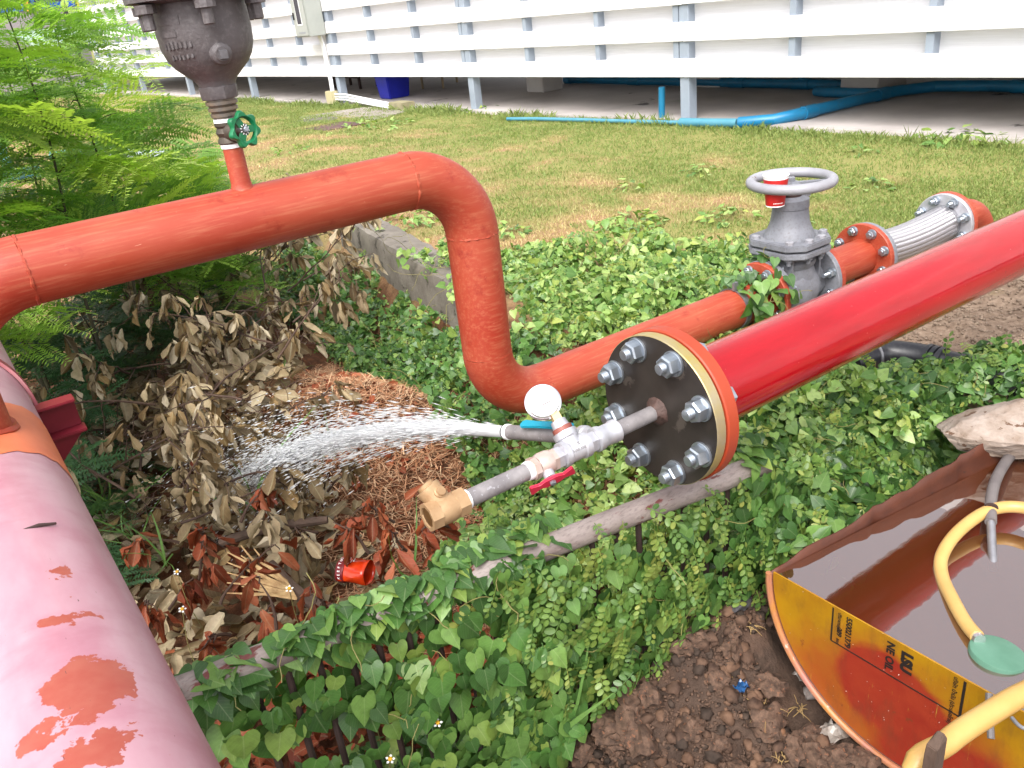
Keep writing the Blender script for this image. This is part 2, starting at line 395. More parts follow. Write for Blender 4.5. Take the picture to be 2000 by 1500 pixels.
def leafmat(name, cols, obj=True, rough=.4, trans=.28, spec=.5, vein=.25, tr_tint=(1.25, 1.35, .55)):
    t = NT(name)
    r = t.N('ObjectInfo').outputs['Random'] if obj else t.N('NewGeometry').outputs['Random Per Island']
    x = t.N('ValToRGB'); t.link(r, x.inputs['Fac']); cr = x.color_ramp
    while len(cr.elements) < len(cols): cr.elements.new(.5)
    for i, c in enumerate(cols): cr.elements[i].position = i / max(len(cols) - 1, 1); cr.elements[i].color = c
    col = x.outputs['Color']
    uv = t.N('UVMap').outputs[0]; sep = t.N('SeparateXYZ'); t.link(uv, sep.inputs[0])
    au = t.math('ABSOLUTE', sep.outputs[0])
    mid = t.math('LESS_THAN', au, .018)
    w = t.math('SUBTRACT', sep.outputs[1], t.math('MULTIPLY', au, .9)); w = t.math('FRACT', t.math('MULTIPLY', w, 7.0))
    sv = t.math('MULTIPLY', t.math('LESS_THAN', w, .1), .5)
    vm = t.math('MULTIPLY', t.math('MAXIMUM', mid, sv), vein)
    col = t.mixc(vm, col, t.mixc(.5, col, (.62, .66, .4, 1)))
    pn = t.noise(t.pos(), 90, 4); col = t.mixc(t.ramp(pn, .45, .8), col, t.mixc(.35, col, (.02, .03, .01, 1)))
    t.link(col, t.b.inputs['Base Color']); t.b.inputs['Roughness'].default_value = rough; t.b.inputs['Specular IOR Level'].default_value = spec
    tb = t.N('BsdfTranslucent'); t.link(t.mixc(1.0, col, tr_tint + (1,), 'MULTIPLY'), tb.inputs['Color'])
    ms = t.N('MixShader'); ms.inputs[0].default_value = trans
    t.link(t.b.outputs[0], ms.inputs[1]); t.link(tb.outputs[0], ms.inputs[2]); t.link(ms.outputs[0], t.out.inputs['Surface'])
    return t.m
G1 = [srgb(58, 94, 44, 0.82), srgb(74, 114, 54, 0.84), srgb(92, 136, 64, 0.87), srgb(124, 160, 80, 0.89), srgb(68, 106, 50, 0.82), srgb(64, 100, 48, 0.82), srgb(82, 124, 58, 0.84), srgb(152, 174, 84, 0.89)]
G2 = [srgb(80, 120, 54, 0.78), srgb(112, 152, 72, 0.83), srgb(140, 174, 86, 0.85), srgb(178, 198, 120, 0.89), srgb(96, 138, 62, 0.81), srgb(180, 192, 96, 0.85)]
LEAF_A, LEAF_AS = leafmat('heart_leaf', G1), leafmat('heart_leaf_mass', G1, False)
LEAF_B, LEAF_BS = leafmat('pale_heart_leaf', G2), leafmat('pale_heart_leaf_mass', G2, False)
G3 = [srgb(76, 114, 54, 0.80), srgb(106, 142, 66, 0.82), srgb(136, 160, 74, 0.82), srgb(88, 126, 58, 0.80), srgb(168, 174, 86, 0.82)]
LEAF_C, LEAF_CS = leafmat('round_leaflet', G3), leafmat('round_leaflet_mass', G3, False)
G4 = [srgb(104, 146, 74, 1.0), srgb(136, 174, 84, 1.05), srgb(166, 196, 92, 1.1), srgb(118, 158, 78, 1.0), srgb(190, 208, 104, 1.1)]
FROND = leafmat('feathery_leaflet', G4, trans=.5, vein=0)
FROND_SHADE = leafmat('shade_toned_leaflet', [srgb(54, 88, 56, .95), srgb(70, 104, 66, .95), srgb(60, 96, 62, .95)], trans=.25, vein=0)  # low bush leaflets, shade of the taller shrubs put into the colour
D1 = [srgb(134, 112, 82, .64), srgb(174, 152, 118, .68), srgb(200, 180, 146, .74), srgb(152, 126, 86, .64), srgb(214, 198, 170, .78), srgb(104, 82, 58, .54), srgb(176, 144, 96, .66), srgb(118, 96, 70, .58)]
DEAD, DEADS = leafmat('dead_leaf', D1, True, .6, .15, .3, .3, (1.1, 1, .8)), leafmat('dead_leaf_litter', D1, False, .6, .15, .3, .3, (1.1, 1, .8))
R1 = [srgb(150, 68, 40, 0.62), srgb(172, 84, 50, 0.68), srgb(128, 54, 34, 0.58), srgb(186, 106, 70, 0.70)]
RUSTL, RUSTS = leafmat('rust_red_leaf', R1, True, .6, .15, .3, .2, (1.2, .9, .6)), leafmat('rust_red_litter', R1, False, .6, .15, .3, .2, (1.2, .9, .6))
S1 = [srgb(212, 160, 122, .84), srgb(180, 122, 88, .76), srgb(228, 190, 152, .9), srgb(140, 92, 64, .62), srgb(200, 140, 100, .8)]
STRAW = leafmat('pine_straw', S1, False, .7, .0, .2, 0)
GB = [srgb(86, 140, 54, .75), srgb(122, 168, 76, .75), srgb(60, 110, 44, .7)]
BLADE = leafmat('grass_blade_green', GB, True, .5, .3, .4, .15)

def m_grass(name, ground=False):
    t = NT(name); p = t.pos(); sep = t.N('SeparateXYZ'); t.link(p, sep.inputs[0])
    dry = t.noise(t.scale(p, (1, 1, 0)), 1.7, 6, .65)
    g = t.math('MULTIPLY', t.math('SUBTRACT', 3.6, sep.outputs[0]), .075)       # drier towards the pit
    f = t.ramp(t.math('ADD', dry, g), .50, .68)
    fine = t.noise(p, 60, 3)
    if ground:
        gr = t.mixc(t.ramp(fine, .3, .7), srgb(150, 150, 84, .62), srgb(172, 164, 104, .62))
        dr = t.mixc(t.ramp(fine, .3, .7), srgb(196, 162, 122, .66), srgb(172, 134, 100, .62))
    else:
        r = t.N('NewGeometry').outputs['Random Per Island']
        gr = t.mixc(r, srgb(116, 142, 62, .68), srgb(164, 178, 100, .74))
        dr = t.mixc(r, srgb(196, 172, 116, .78), srgb(220, 202, 148, .8))
    lawn = t.mixc(f, gr, dr)
    return t, lawn, p, sep, fine
t_, lawn_, p_, s_, _f = m_grass('lawn_blades')
t_.link(lawn_, t_.b.inputs['Base Color']); t_.b.inputs['Roughness'].default_value = .6
tb_ = t_.N('BsdfTranslucent'); t_.link(lawn_, tb_.inputs['Color']); ms_ = t_.N('MixShader'); ms_.inputs[0].default_value = .25
t_.link(t_.b.outputs[0], ms_.inputs[1]); t_.link(tb_.outputs[0], ms_.inputs[2]); t_.link(ms_.outputs[0], t_.out.inputs['Surface'])
GRASSM = t_.m
def m_ground():
    t, lawn, p, sep, fine = m_grass('ground_earth', True)
    x, y = sep.outputs[0], sep.outputs[1]
    soil = t.mixc(t.ramp(t.noise(p, 22, 6), .3, .7), srgb(104, 84, 72, .62), srgb(70, 56, 48, .56))
    soil = t.mixc(t.ramp(t.noise(p, 6, 4), .5, .72), soil, srgb(118, 90, 74, .6))
    litter = t.mixc(t.ramp(t.noise(p, 30, 6), .3, .7), srgb(150, 98, 68, .55), srgb(96, 66, 50, .5))
    dirt = t.mixc(t.ramp(t.noise(p, 40, 6), .3, .7), srgb(186, 162, 140, .66), srgb(140, 116, 98, .6))
    wob = t.math('MULTIPLY', t.math('SUBTRACT', t.noise(p, 4, 5), .5), .6)
    fx = t.math('MAXIMUM', t.rng(t.math('ADD', x, wob), 1.5, 1.75), t.rng(t.math('ADD', y, wob), 4.5, 5.0))                # pit -> lawn
    c = t.mixc(fx, litter, lawn)
    fy = t.rng(t.math('ADD', y, wob), 1.0, 1.15)
    # right-hand dirt: beside the red pipe, y below 1.6
    dd = t.math('MULTIPLY', t.rng(t.math('ADD', x, wob), 1.7, 1.9), t.rng(t.math('ADD', y, wob), 1.5, 1.35))
    c = t.mixc(fy, soil, c); c = t.mixc(dd, c, dirt)
    t.link(c, t.b.inputs['Base Color']); t.b.inputs['Roughness'].default_value = .9; t.b.inputs['Specular IOR Level'].default_value = .2
    t.bump(t.noise(p, 70, 5), .8, .01); return t.m
GROUNDM = m_ground()
SOILM = mat('clod_earth', srgb(124, 98, 82, .72), srgb(76, 61, 53, .56), 2.2, .9, bump=.8, bs=7, bd=.003, spec=.2, wear=srgb(150, 106, 82, .6), wt=.60, ws=3)

SOILS = [mat('fine_clod_%d' % k, c1, c2, 40, .9, bump=.6, bs=160, bd=.002, spec=.2) for k, (c1, c2) in enumerate(((srgb(118, 92, 76, .66), srgb(80, 62, 53, .56)), (srgb(92, 76, 66, .6), srgb(64, 54, 48, .55)), (srgb(134, 104, 84, .68), srgb(98, 74, 60, .6))))]
# ------------------------------------------------------------------ terrain
def kerb_x(y): return 1.51 + .152 * (np.asarray(y, float) - 2.73)
def hgt(x, y):
    x = np.asarray(x, float); y = np.asarray(y, float)
    n1 = fbm(x * 1.3, y * 1.3); n2 = fbm(x * 9, y * 9, 4)
    kx = kerb_x(y); w = ss(2.2, 2.7, y)
    A = mix(ss(1.0, 1.5, x), ss(kx - .26, kx + .13, x), w)
    pit = .08 + .03 * n1 + .02 * n2 + .22 * np.exp(-(((x - .98) / .36) ** 2 + ((y - 2.55) / .55) ** 2)) + .16 * np.exp(-(((x - .45) / .5) ** 2 + ((y - 3.1) / .6) ** 2))
    pit = mix(pit, .42, ss(4.4, 6.0, y)); pit = mix(pit, .35, ss(-.6, -1.6, x))
    up = .5 - .04 * ss(3.2, 4.9, x) + .012 * n1 + .004 * n2
    up = up + .05 * ss(1.5, 1.0, y) * ss(1.8, 2.2, x) * (1 + .6 * n2)
    soil = .20 + .034 * n2 + .03 * n1 + .17 * ss(.74, 1.02, y) * ss(.60, .95, x)
    y0 = mix(.93, .70, ss(1.9, 2.2, x)); B = ss(y0, y0 + .24, y)
    h = mix(soil, mix(pit, up, A), B)
    far = ss(12, 30, np.hypot(x - 2, y - 4)); return mix(h, .44, far)
_tx, _ty = np.arange(-2.0, 6.0, .02), np.arange(-.2, 8.0, .02); _TX, _TY = np.meshgrid(_tx, _ty, indexing='ij'); _TH = hgt(_TX, _TY).tolist()
def hz(x, y):
    a = (x + 2.0) / .02; b = (y + .2) / .02
    if not (0 <= a < len(_tx) - 1 and 0 <= b < len(_ty) - 1): return float(hgt(x, y))
    i, j = int(a), int(b); a -= i; b -= j; r0, r1 = _TH[i], _TH[i + 1]
    return (r0[j] * (1 - a) + r1[j] * a) * (1 - b) + (r0[j + 1] * (1 - a) + r1[j + 1] * a) * b
def lines(a, b, fa, fb, fine, coarse):
    """non-uniform grid lines: fine spacing inside fa..fb, growing outside"""
    L = list(np.arange(fa, fb, fine)); s = coarse; v = L[-1]
    while v < b: v += s; s *= 1.22; L.append(v)
    v = L[0]; s = coarse
    while v > a: v -= s; s *= 1.22; L.insert(0, v)
    return np.array(L)
gx = lines(-120, 160, -.35, 2.6, .016, .03); gy = lines(-60, 200, .25, 4.4, .018, .03)
GX, GY = np.meshgrid(gx, gy); GZ = hgt(GX, GY)
nx, ny = len(gx), len(gy); idx = np.arange(nx * ny).reshape(ny, nx)
Fq = np.stack([idx[:-1, :-1], idx[:-1, 1:], idx[1:, 1:], idx[1:, :-1]], -1).reshape(-1, 4)
ground = bpy.data.objects.new('ground', np_mesh('ground', np.stack([GX, GY, GZ], -1).reshape(-1, 3), Fq, GROUNDM, smooth=True)); COL.objects.link(ground)
tag(ground, kind='structure'); ground['_loc'] = (0, 0, 0)

# ------------------------------------------------------------------ shared small hardware
def raw_mesh(name, mb, mat, smooth=30):
    me = bpy.data.meshes.new(name); me.from_pydata(mb.v, [], mb.f)
    bm = bmesh.new(); bm.from_mesh(me); bmesh.ops.recalc_face_normals(bm, faces=bm.faces); bm.to_mesh(me); bm.free()
    me.materials.append(mat); me.shade_smooth(); me.set_sharp_from_angle(angle=math.radians(smooth)); return me
def hexnut(r, h):
    mb = MB(); n = 6; vs = []
    mb.lathe((0, 0, 0), (0, 0, 1), [(0, r), (h * .86, r), (h, r * .86)], 6, (1, 0, 0)); return mb
_st = MB(); prof = [(0, .008)]
for k in range(10): prof += [(.016 + k * .0022, .0083), (.0171 + k * .0022, .0074)]
_st.lathe((0, 0, 0), (0, 0, 1), prof + [(.039, .0079), (.0405, .0068), (.041, .0001)], 14)
STUD = raw_mesh('stud', _st, ZINC); NUT = raw_mesh('nut', hexnut(.0155, .0155), ZINC)
_wa = MB(); _wa.lathe((0, 0, 0), (0, 0, 1), [(0, .0178), (.0028, .0178), (.0034, .0168), (.0034, .0001)], 24); WASH = raw_mesh('washer', _wa, ZINC)
def bolt(parent, p, ax, sc=1.0, spin=0.0, stud=1.0):
    ax = Vector(ax).normalized(); q = ax.to_track_quat('Z', 'Y').to_matrix().to_4x4()
    M4 = Matrix.Translation(Vector(p)) @ q @ Matrix.Rotation(spin, 4, 'Z') @ Matrix.Scale(sc, 4)
    b = place('bolt', STUD, M4 @ Matrix.Diagonal((1, 1, stud, 1)), parent)
    inv = Matrix.Diagonal((1, 1, 1 / stud, 1))
    for nm, me, z in (('nut', NUT, .0034), ('washer', WASH, 0)):
        o = bpy.data.objects.new(nm, me); COL.objects.link(o); o.parent = b; o.matrix_basis = inv @ Matrix.Translation((0, 0, z))
    return b
def arc(c, u, w, R, a0, a1, n=14):
    c = Vector(c); u = Vector(u); w = Vector(w)
    return [c + (u * math.cos(a0 + (a1 - a0) * i / n) + w * math.sin(a0 + (a1 - a0) * i / n)) * R for i in range(n + 1)]
def weld(parent, c, ax, r, mat, w=.003, name='weld_bead'):
    """uneven bead round a pipe"""
    mb = MB(); c = Vector(c); ax = Vector(ax).normalized(); u = ax.orthogonal().normalized(); v = ax.cross(u); pts = []; rr = []
    n = 60
    for k in range(n + 1):
        a = 2 * PI * k / n; j = random.uniform(-1, 1)
        if k == n: pts.append(pts[0]); rr.append(rr[0]); break
        pts.append(c + (u * math.cos(a) + v * math.sin(a)) * (r - .0012 + .0006 * j) + ax * .0010 * random.uniform(-1, 1)); rr.append(w * (1 + .35 * j))
    mb.tube(pts, rr, 6, False); return mb.build(name, mat, parent)

# ------------------------------------------------------------------ orange bypass pipe
YO, ZU, ZL, RO = 1.53, 1.281, .719, .0572
XR, XV, RB = -.086, .910, .14
X_, Z_, Y_ = Vector((1, 0, 0)), Vector((0, 0, 1)), Vector((0, 1, 0))
byp = thing('orange_bypass_pipe', (XV, YO, ZL - RO), 'faded orange pipe arching over the debris pit with two bends', 'pipe')
def pt(x, z): return Vector((x, YO, z))
MB().tube([pt(XR, 1.03), pt(XR, ZU - .155)], RO, 48).build('riser', ORANGE, byp)
MB().tube(arc(pt(XR + .155, ZU - .155), -X_, Z_, .155, 0, PI / 2), RO + .0006, 48).build('elbow', ORANGE, byp)
MB().tube([pt(XR + .155 + (XV - RB - XR - .155) * k / 8, ZU) for k in range(9)], RO, 48).build('upper_run', ORANGE, byp)
MB().tube(arc(pt(XV - RB, ZU - RB), Z_, X_, RB, 0, PI / 2), RO + .0006, 48).build('elbow', ORANGE, byp)
MB().tube([pt(XV, ZU - RB), pt(XV, ZL + RB)], RO, 48).build('drop', ORANGE, byp)
MB().tube(arc(pt(XV + RB, ZL + RB), -X_, -Z_, RB, 0, PI / 2), RO + .0006, 48).build('elbow', ORANGE, byp)
MB().tube([pt(XV + RB + (1.855 - XV - RB) * k / 8, ZL) for k in range(9)], RO, 48).build('lower_run', ORANGE, byp)
for c, a, w in ((pt(XR + .155, ZU), X_, .0030), (pt(XV - RB, ZU), X_, .0034), (pt(XV, ZU - RB), Z_, .0028), (pt(XV, ZL + RB), Z_, .0014), (pt(XV + RB, ZL), X_, .0022)):
    weld(byp, c, a, RO, ORANGE, w)
XS = .443
MB().lathe((XS, YO, ZU + RO - .012), Z_, [(0, .0265), (.012, .0195), (.02, .0176), (.082, .0172)], 28).build('vent_stub', ORANGE, byp)
MB().lathe((1.737, YO, ZL), X_, [(0, RO + .001), (0, RO + .0045), (.018, RO + .0045), (.018, RO + .001)], 40, closed=True).build('clamp_band', GALV, byp)
MB().box((1.74, YO - .012, ZL + RO + .014), (.009, 0, 0), (0, .004, 0), (0, 0, .012)).build('clamp_lug', GALV, byp, bevel=.001)
def flange(parent, x, t, r, mat, name='flange', hub=None):
    mb = MB(); mb.lathe((x, YO, ZL), X_, [(0, RO), (0, r - .002), (.002, r), (t - .002, r), (t, r - .002), (t, RO)], 48)
    return mb.build(name, mat, parent)
flange(byp, 1.852, .019, .106, ORANGE)
for k in range(8):
    a = PI / 8 + k * PI / 4
    bolt(byp, (1.852, YO + .086 * math.cos(a), ZL + .086 * math.sin(a)), (-1, 0, 0), .85, a, .55)

# spool, and the elbow beyond the braided hose
spool = thing('orange_spool_piece', (2.23, YO, ZL - .1), 'short orange flanged spool between the grey gate valve and braided hose', 'pipe')
MB().tube([pt(2.112, ZL), pt(2.352, ZL)], RO, 48).build('barrel', ORANGE, spool)
flange(spool, 2.104, .019, .106, ORANGE); flange(spool, 2.350, .019, .106, ORANGE)
for k in range(8):
    a = PI / 8 + k * PI / 4; d = (YO + .086 * math.cos(a), ZL + .086 * math.sin(a))
    bolt(spool, (2.350, *d), (-1, 0, 0), .9, a, .55)
far_el = thing('orange_elbow_pipe', (2.93, YO, .4), 'orange flanged elbow turning down beyond the braided hose', 'pipe')
flange(far_el, 2.836, .019, .106, ORANGE)
MB().tube([pt(2.85, ZL), pt(2.94, ZL)] + arc(pt(2.94, ZL - .13), Z_, X_, .13, 0, PI / 2)[1:] + [pt(3.07, .36)], RO, 40).build('elbow', ORANGE, far_el)
weld(far_el, pt(2.94, ZL), X_, RO, ORANGE, .002)

# braided metal hose
hose = thing('braided_metal_hose', (2.58, YO, ZL - .1), 'silver braided flexible hose with grey flanges behind the red pipe', 'hose')
flange(hose, 2.372, .017, .104, GREYP); flange(hose, 2.817, .017, .104, GALV_FIT)
t = NT('stainless_braid'); co = t.coord(); s3 = t.N('SeparateXYZ'); t.link(co, s3.inputs[0])
w1 = t.N('TexWave', wave_type='BANDS', bands_direction='X'); w1.inputs['Scale'].default_value = 95; t.link(co, w1.inputs['Vector'])
c_ = t.mixc(w1.outputs['Fac'], srgb(150, 146, 150, .8), srgb(226, 224, 228, .85)); t.link(c_, t.b.inputs['Base Color']); t.b.inputs['Metallic'].default_value = .7; t.b.inputs['Roughness'].default_value = .38
t.bump(w1.outputs['Fac'], .6, .002); BRAID = t.m
# corduroy braid: longitudinal ribs
mb = MB(); ns = 96; rows = 30
vs = []; fs = []
for i in range(rows + 1):
    x = 2.388 + (2.818 - 2.388) * i / rows; sg = .012 * math.sin(PI * i / rows)
    for k in range(ns):
        a = 2 * PI * k / ns; r = .060 + .0022 * abs(math.sin(a * 12)) ** .6
        vs.append((x, YO + r * math.cos(a), ZL - sg + r * math.sin(a)))
for i in range(rows):
    for k in range(ns): fs.append((i * ns + k, i * ns + (k + 1) % ns, (i + 1) * ns + (k + 1) % ns, (i + 1) * ns + k))
mb.add(vs, fs).build('braid', BRAID, hose)
for x in (2.388, 2.804): MB().lathe((x, YO, ZL), X_, [(0, .0635), (.001, .0652), (.013, .0652), (.014, .0635)], 40).build('ferrule', GALV, hose)
for k in range(8):
    a = PI / 8 + k * PI / 4; d = (YO + .084 * math.cos(a), ZL + .084 * math.sin(a))
    bolt(hose, (2.817, *d), (-1, 0, 0), .95, a, 1.0); bolt(hose, (2.389, *d), (1, 0, 0), .85, a, .6)

# ------------------------------------------------------------------ grey gate valve
gv = thing('grey_gate_valve', (1.985, YO, ZL - .11), 'grey painted gate valve with round handwheel among the vines', 'valve')
XG = 1.985
mb = MB(); mb.lathe((1.888, YO, ZL), X_, [(0, .06), (.03, .066), (.07, .088), (.126, .088), (.166, .066), (.198, .06)], 40)
mb.lathe((XG, YO, ZL - .1), Z_, [(0, .03), (.02, .07), (.06, .082), (.14, .08), (.170, .072), (.182, .078), (.190, .078), (.196, .07), (.215, .070)], 40)
for s in (-1, 1): mb.box((XG + s * .062, YO - .01, ZL + .06), (.004, 0, 0), (0, .055, 0), (0, 0, .055))
mb.build('body', GREYP, gv)
flange(gv, 1.872, .018, .107, GREYP); flange(gv, 2.086, .018, .107, GREYP)
for k in range(8):
    a = PI / 8 + k * PI / 4; d = (YO + .087 * math.cos(a), ZL + .087 * math.sin(a))
    bolt(gv, (2.086, *d), (-1, 0, 0), .9, a, 1.15); bolt(gv, (1.890, *d), (1, 0, 0), .9, a, .7)
def octo(z0, z1, rx, ry, ch, name):
    out = [(rx, -ry + ch), (rx, ry - ch), (rx - ch, ry), (-rx + ch, ry), (-rx, ry - ch), (-rx, -ry + ch), (-rx + ch, -ry), (rx - ch, -ry)]
    MB().poly([(XG + a, YO + b, z0) for a, b in out], (0, 0, z1 - z0)).build(name, GREYP, gv, bevel=.003)
octo(.834, .852, .096, .104, .04, 'body_flange'); octo(.857, .877, .095, .103, .04, 'bonnet_flange')
MB().lathe((XG, YO, .850), Z_, [(0, .08), (.009, .08)], 32).build('gasket', DARK, gv)
mb = MB(); mb.lathe((XG, YO, .875), Z_, [(0, .074), (.012, .070), (.030, .061), (.048, .055), (.085, .0505), (.088, .0525), (.112, .0515), (.116, .046), (.120, .03), (.124, .028)], 44)
mb.build('bonnet', GREYP, gv)
MB().box((XG + .034, YO - .022, .995), (.012, 0, 0), (0, .012, 0), (0, 0, .007)).build('gland_lug', GREYP, gv, bevel=.002)
MB().lathe((XG + .034, YO - .022, .999), Z_, [(0, .010), (.012, .010), (.015, .007)], 6).build('gland_nut', BARM, gv)
for (dx, dy) in ((-.075, -.06), (-.025, -.088), (.03, -.088), (.077, -.058), (-.075, .06), (.075, .06)):
    MB().lathe((XG + dx, YO + dy, .876), Z_, [(0, .0125), (.009, .0125), (.0105, .010)], 6, (1, .3, 0)).build('cap_screw', GREYRUST, gv)
    MB().lathe((XG + dx, YO + dy, .815), Z_, [(0, .007), (.012, .007), (.012, .0115), (.021, .0115)], 8).build('hex_nut', GREYP, gv)
MB().lathe((XG, YO, .995), Z_, [(0, .030), (.004, .031), (.012, .031), (.016, .026)], 28).build('collar', BARM, gv)
hw = MB(); ZW = 1.031; RWH = .112
tilt = lambda p: Vector((p[0], p[1], p[2]))
ring = [Vector((XG + RWH * math.cos(a), YO + RWH * math.sin(a), ZW + .006)) for a in np.linspace(0, 2 * PI, 49)]
hw.tube(ring, .0145, 14, False)
wheel = hw.build('handwheel', GREYRUST, gv)
mb = MB(); mb.lathe((XG, YO, ZW - .022), Z_, [(0, .026), (.01, .030), (.022, .027), (.027, .018)], 28)
mb.build('wheel_hub', GREYP, gv)
for k in range(3):
    a = math.radians(78 + 120 * k); d = Vector((math.cos(a), math.sin(a), 0)); n = Vector((-d.y, d.x, 0))
    MB().box(Vector((XG, YO, ZW - .003)) + d * .058, d * .05, n * .0115, (0, 0, .006)).build('wheel_spoke', GREYP, gv, bevel=.003)
MB().lathe((XG, YO, ZW + .004), Z_, [(0, .011), (.012, .011), (.014, .008)], 6).build('stem_nut', GREYP, gv)
# cup standing in the wheel
cup = thing('paper_cup', (1.908, 1.523, .985), 'red and white paper cup wedged inside the grey handwheel', 'cup')
cx, cy, cz = 1.908, 1.523, .985
MB().lathe((cx, cy, cz), Z_, [(0, .0255), (.003, .0258), (.080, .0345), (.080, .0330), (.006, .0245), (.006, .0001)], 36).build('paper_wall', REDCUP, cup)
MB().lathe((cx, cy, cz + .076), Z_, [(0, .0342), (.006, .0349), (.009, .0366), (.0105, .0362), (.0105, .0336), (.004, .033)], 36).build('white_rim', WHITEP, cup)
MB().lathe((cx, cy, cz - .0012), Z_, [(0, .0259), (.0022, .0262), (.003, .0259)], 36).build('base_rim', WHITEP, cup)
for k in range(7):
    a_ = math.radians(212 + 9 * k); MB().box((cx + .0266 * math.cos(a_), cy + .0266 * math.sin(a_), cz + .010), Vector((-math.sin(a_), math.cos(a_), 0)) * .0014, Vector((math.cos(a_), math.sin(a_), 0)) * .0004, (0, 0, .0012)).build('white_print', WHITEP, cup, smooth=0)

# ------------------------------------------------------------------ air valve on the vent stub
av = thing('air_release_valve', (XS, YO, 1.418), 'dark cast iron air valve standing on the orange pipe', 'valve')
Pv = lambda z: Vector((XS, YO, z))
MB().lathe(Pv(1.511), Z_, [(0, .030), (.006, .032), (.012, .036), (.022, .047), (.034, .060), (.048, .0695), (.066, .0755), (.088, .0772), (.137, .0755)], 56).build('bowl', IRON, av)
MB().lathe(Pv(1.667), Z_, [(0, .112), (.003, .116), (.022, .116), (.025, .112)], 56).build('lid_flange', IRON_LID, av)
MB().lathe(Pv(1.645), Z_, [(0, .086), (.004, .112), (.0215, .113)], 56).build('bowl_flange', IRON, av)
MB().lathe(Pv(1.692), Z_, [(0, .075), (.02, .07), (.04, .045), (.05, .001)], 48).build('lid', IRON_LID, av)
for k in range(6):
    a = math.radians(200 + 60 * k); q = Pv(1.645) + Vector((math.cos(a), math.sin(a), 0)) * .098
    b = MB(); b.lathe(q, (0, 0, -1), [(0, .0165), (.013, .0165), (.014, .009), (.036, .009), (.038, .007)], 10); b.build('flange_bolt', IRON, av)
# hexagonal outlet neck, reducing nipple and threads
MB().lathe(Pv(1.491), Z_, [(0, .0305), (.002, .032), (.020, .033), (.0215, .031)], 8).build('neck_hex', IRON, av)
pr_ = [(0, .0205)]
for k in range(3): pr_ += [(.003 + k * .010, .0200 + k * .002), (.004 + k * .010, .0235 + k * .0018), (.0095 + k * .010, .0235 + k * .0018), (.0102 + k * .010, .0205 + k * .002)]
MB().lathe(Pv(1.458), Z_, pr_ + [(.0335, .024)], 32).build('reducing_nipple', mat('scratched_nipple', srgb(122, 116, 112, .65), srgb(150, 132, 112, .7), 60, .45, .5), av)
MB().lathe(Pv(1.4525), Z_, [(0, .0210), (.006, .0207)], 28).build('thread_tape', TAPE, av)
# cast lettering: worn raised bars and letters on the bowl
def cyl_text(parent, body, z, a0, r, size, mat, depth=.0025):
    cu = bpy.data.curves.new('txt', 'FONT'); cu.body = body; cu.size = size; cu.extrude = depth; cu.align_x = 'CENTER'; cu.bevel_depth = .0006
    tmp = bpy.data.objects.new('txt', cu); COL.objects.link(tmp)
    dg = bpy.context.evaluated_depsgraph_get(); me = bpy.data.meshes.new_from_object(tmp.evaluated_get(dg)); bpy.data.objects.remove(tmp)
    mb = MB(); vs = []
    for v in me.vertices:
        a = a0 + v.co.x / r; rr = r + v.co.z; vs.append((XS + rr * math.cos(a), YO + rr * math.sin(a), z + v.co.y))
    mb.add(vs, [tuple(p.vertices) for p in me.polygons]); bpy.data.meshes.remove(me)
    return mb.build('cast_lettering', mat, parent)
A0 = math.radians(218)
vs = []; mb = MB()
for (z0, z1, a0, a1, r) in ((1.612, 1.626, 192, 228, .0762), (1.594, 1.606, 192, 220, .0768)):
    pts = [math.radians(a0 + (a1 - a0) * i / 10) for i in range(11)]
    ib = [(XS + (r - .004) * math.cos(a), YO + (r - .004) * math.sin(a)) for a in pts]; ob = [(XS + (r + .0012) * math.cos(a), YO + (r + .0012) * math.sin(a)) for a in pts]
    o = len(mb.v)
    for i in range(11): mb.v += [(*ib[i], z0), (*ob[i], z0), (*ob[i], z1), (*ib[i], z1)]
    for i in range(10):
        for k in range(4): mb.f.append((o + i * 4 + k, o + i * 4 + (k + 1) % 4, o + i * 4 + 4 + (k + 1) % 4, o + i * 4 + 4 + k))
    mb.f += [(o, o + 1, o + 2, o + 3), (o + 43, o + 42, o + 41, o + 40)]
mb.build('worn_nameplate', IRON, av, bevel=.0008)
def worn_letter(z, a, r, h, w):
    d = Vector((math.cos(a), math.sin(a), 0)); n = Vector((-d.y, d.x, 0)); MB().box(Vector((XS, YO, z)) + d * r, n * w, d * .0016, (0, 0, h)).build('worn_cast_letter', IRON, av, bevel=.0007)
for k in range(7): worn_letter(1.582 + random.uniform(-.0006, .0006), math.radians(197 + 6.2 * k), .0762, random.uniform(.0045, .0062), random.uniform(.0020, .0029))
for k in range(6): worn_letter(1.564 + random.uniform(-.0006, .0006), math.radians(201 + 6.2 * k), .0716, random.uniform(.0030, .0046), random.uniform(.0018, .0028))
dr = Vector((math.cos(math.radians(268)), math.sin(math.radians(268)), -.12)).normalized(); q = Vector((XS, YO, 1.572)) + dr * .0700
MB().lathe(q, dr, [(0, .0185), (.006, .0165), (.009, .0115), (.012, .011)], 24).build('drain_boss', IRON, av)
MB().lathe(q + dr * .011, dr, [(0, .009), (.008, .0085)], 4).build('drain_plug', GALV, av)

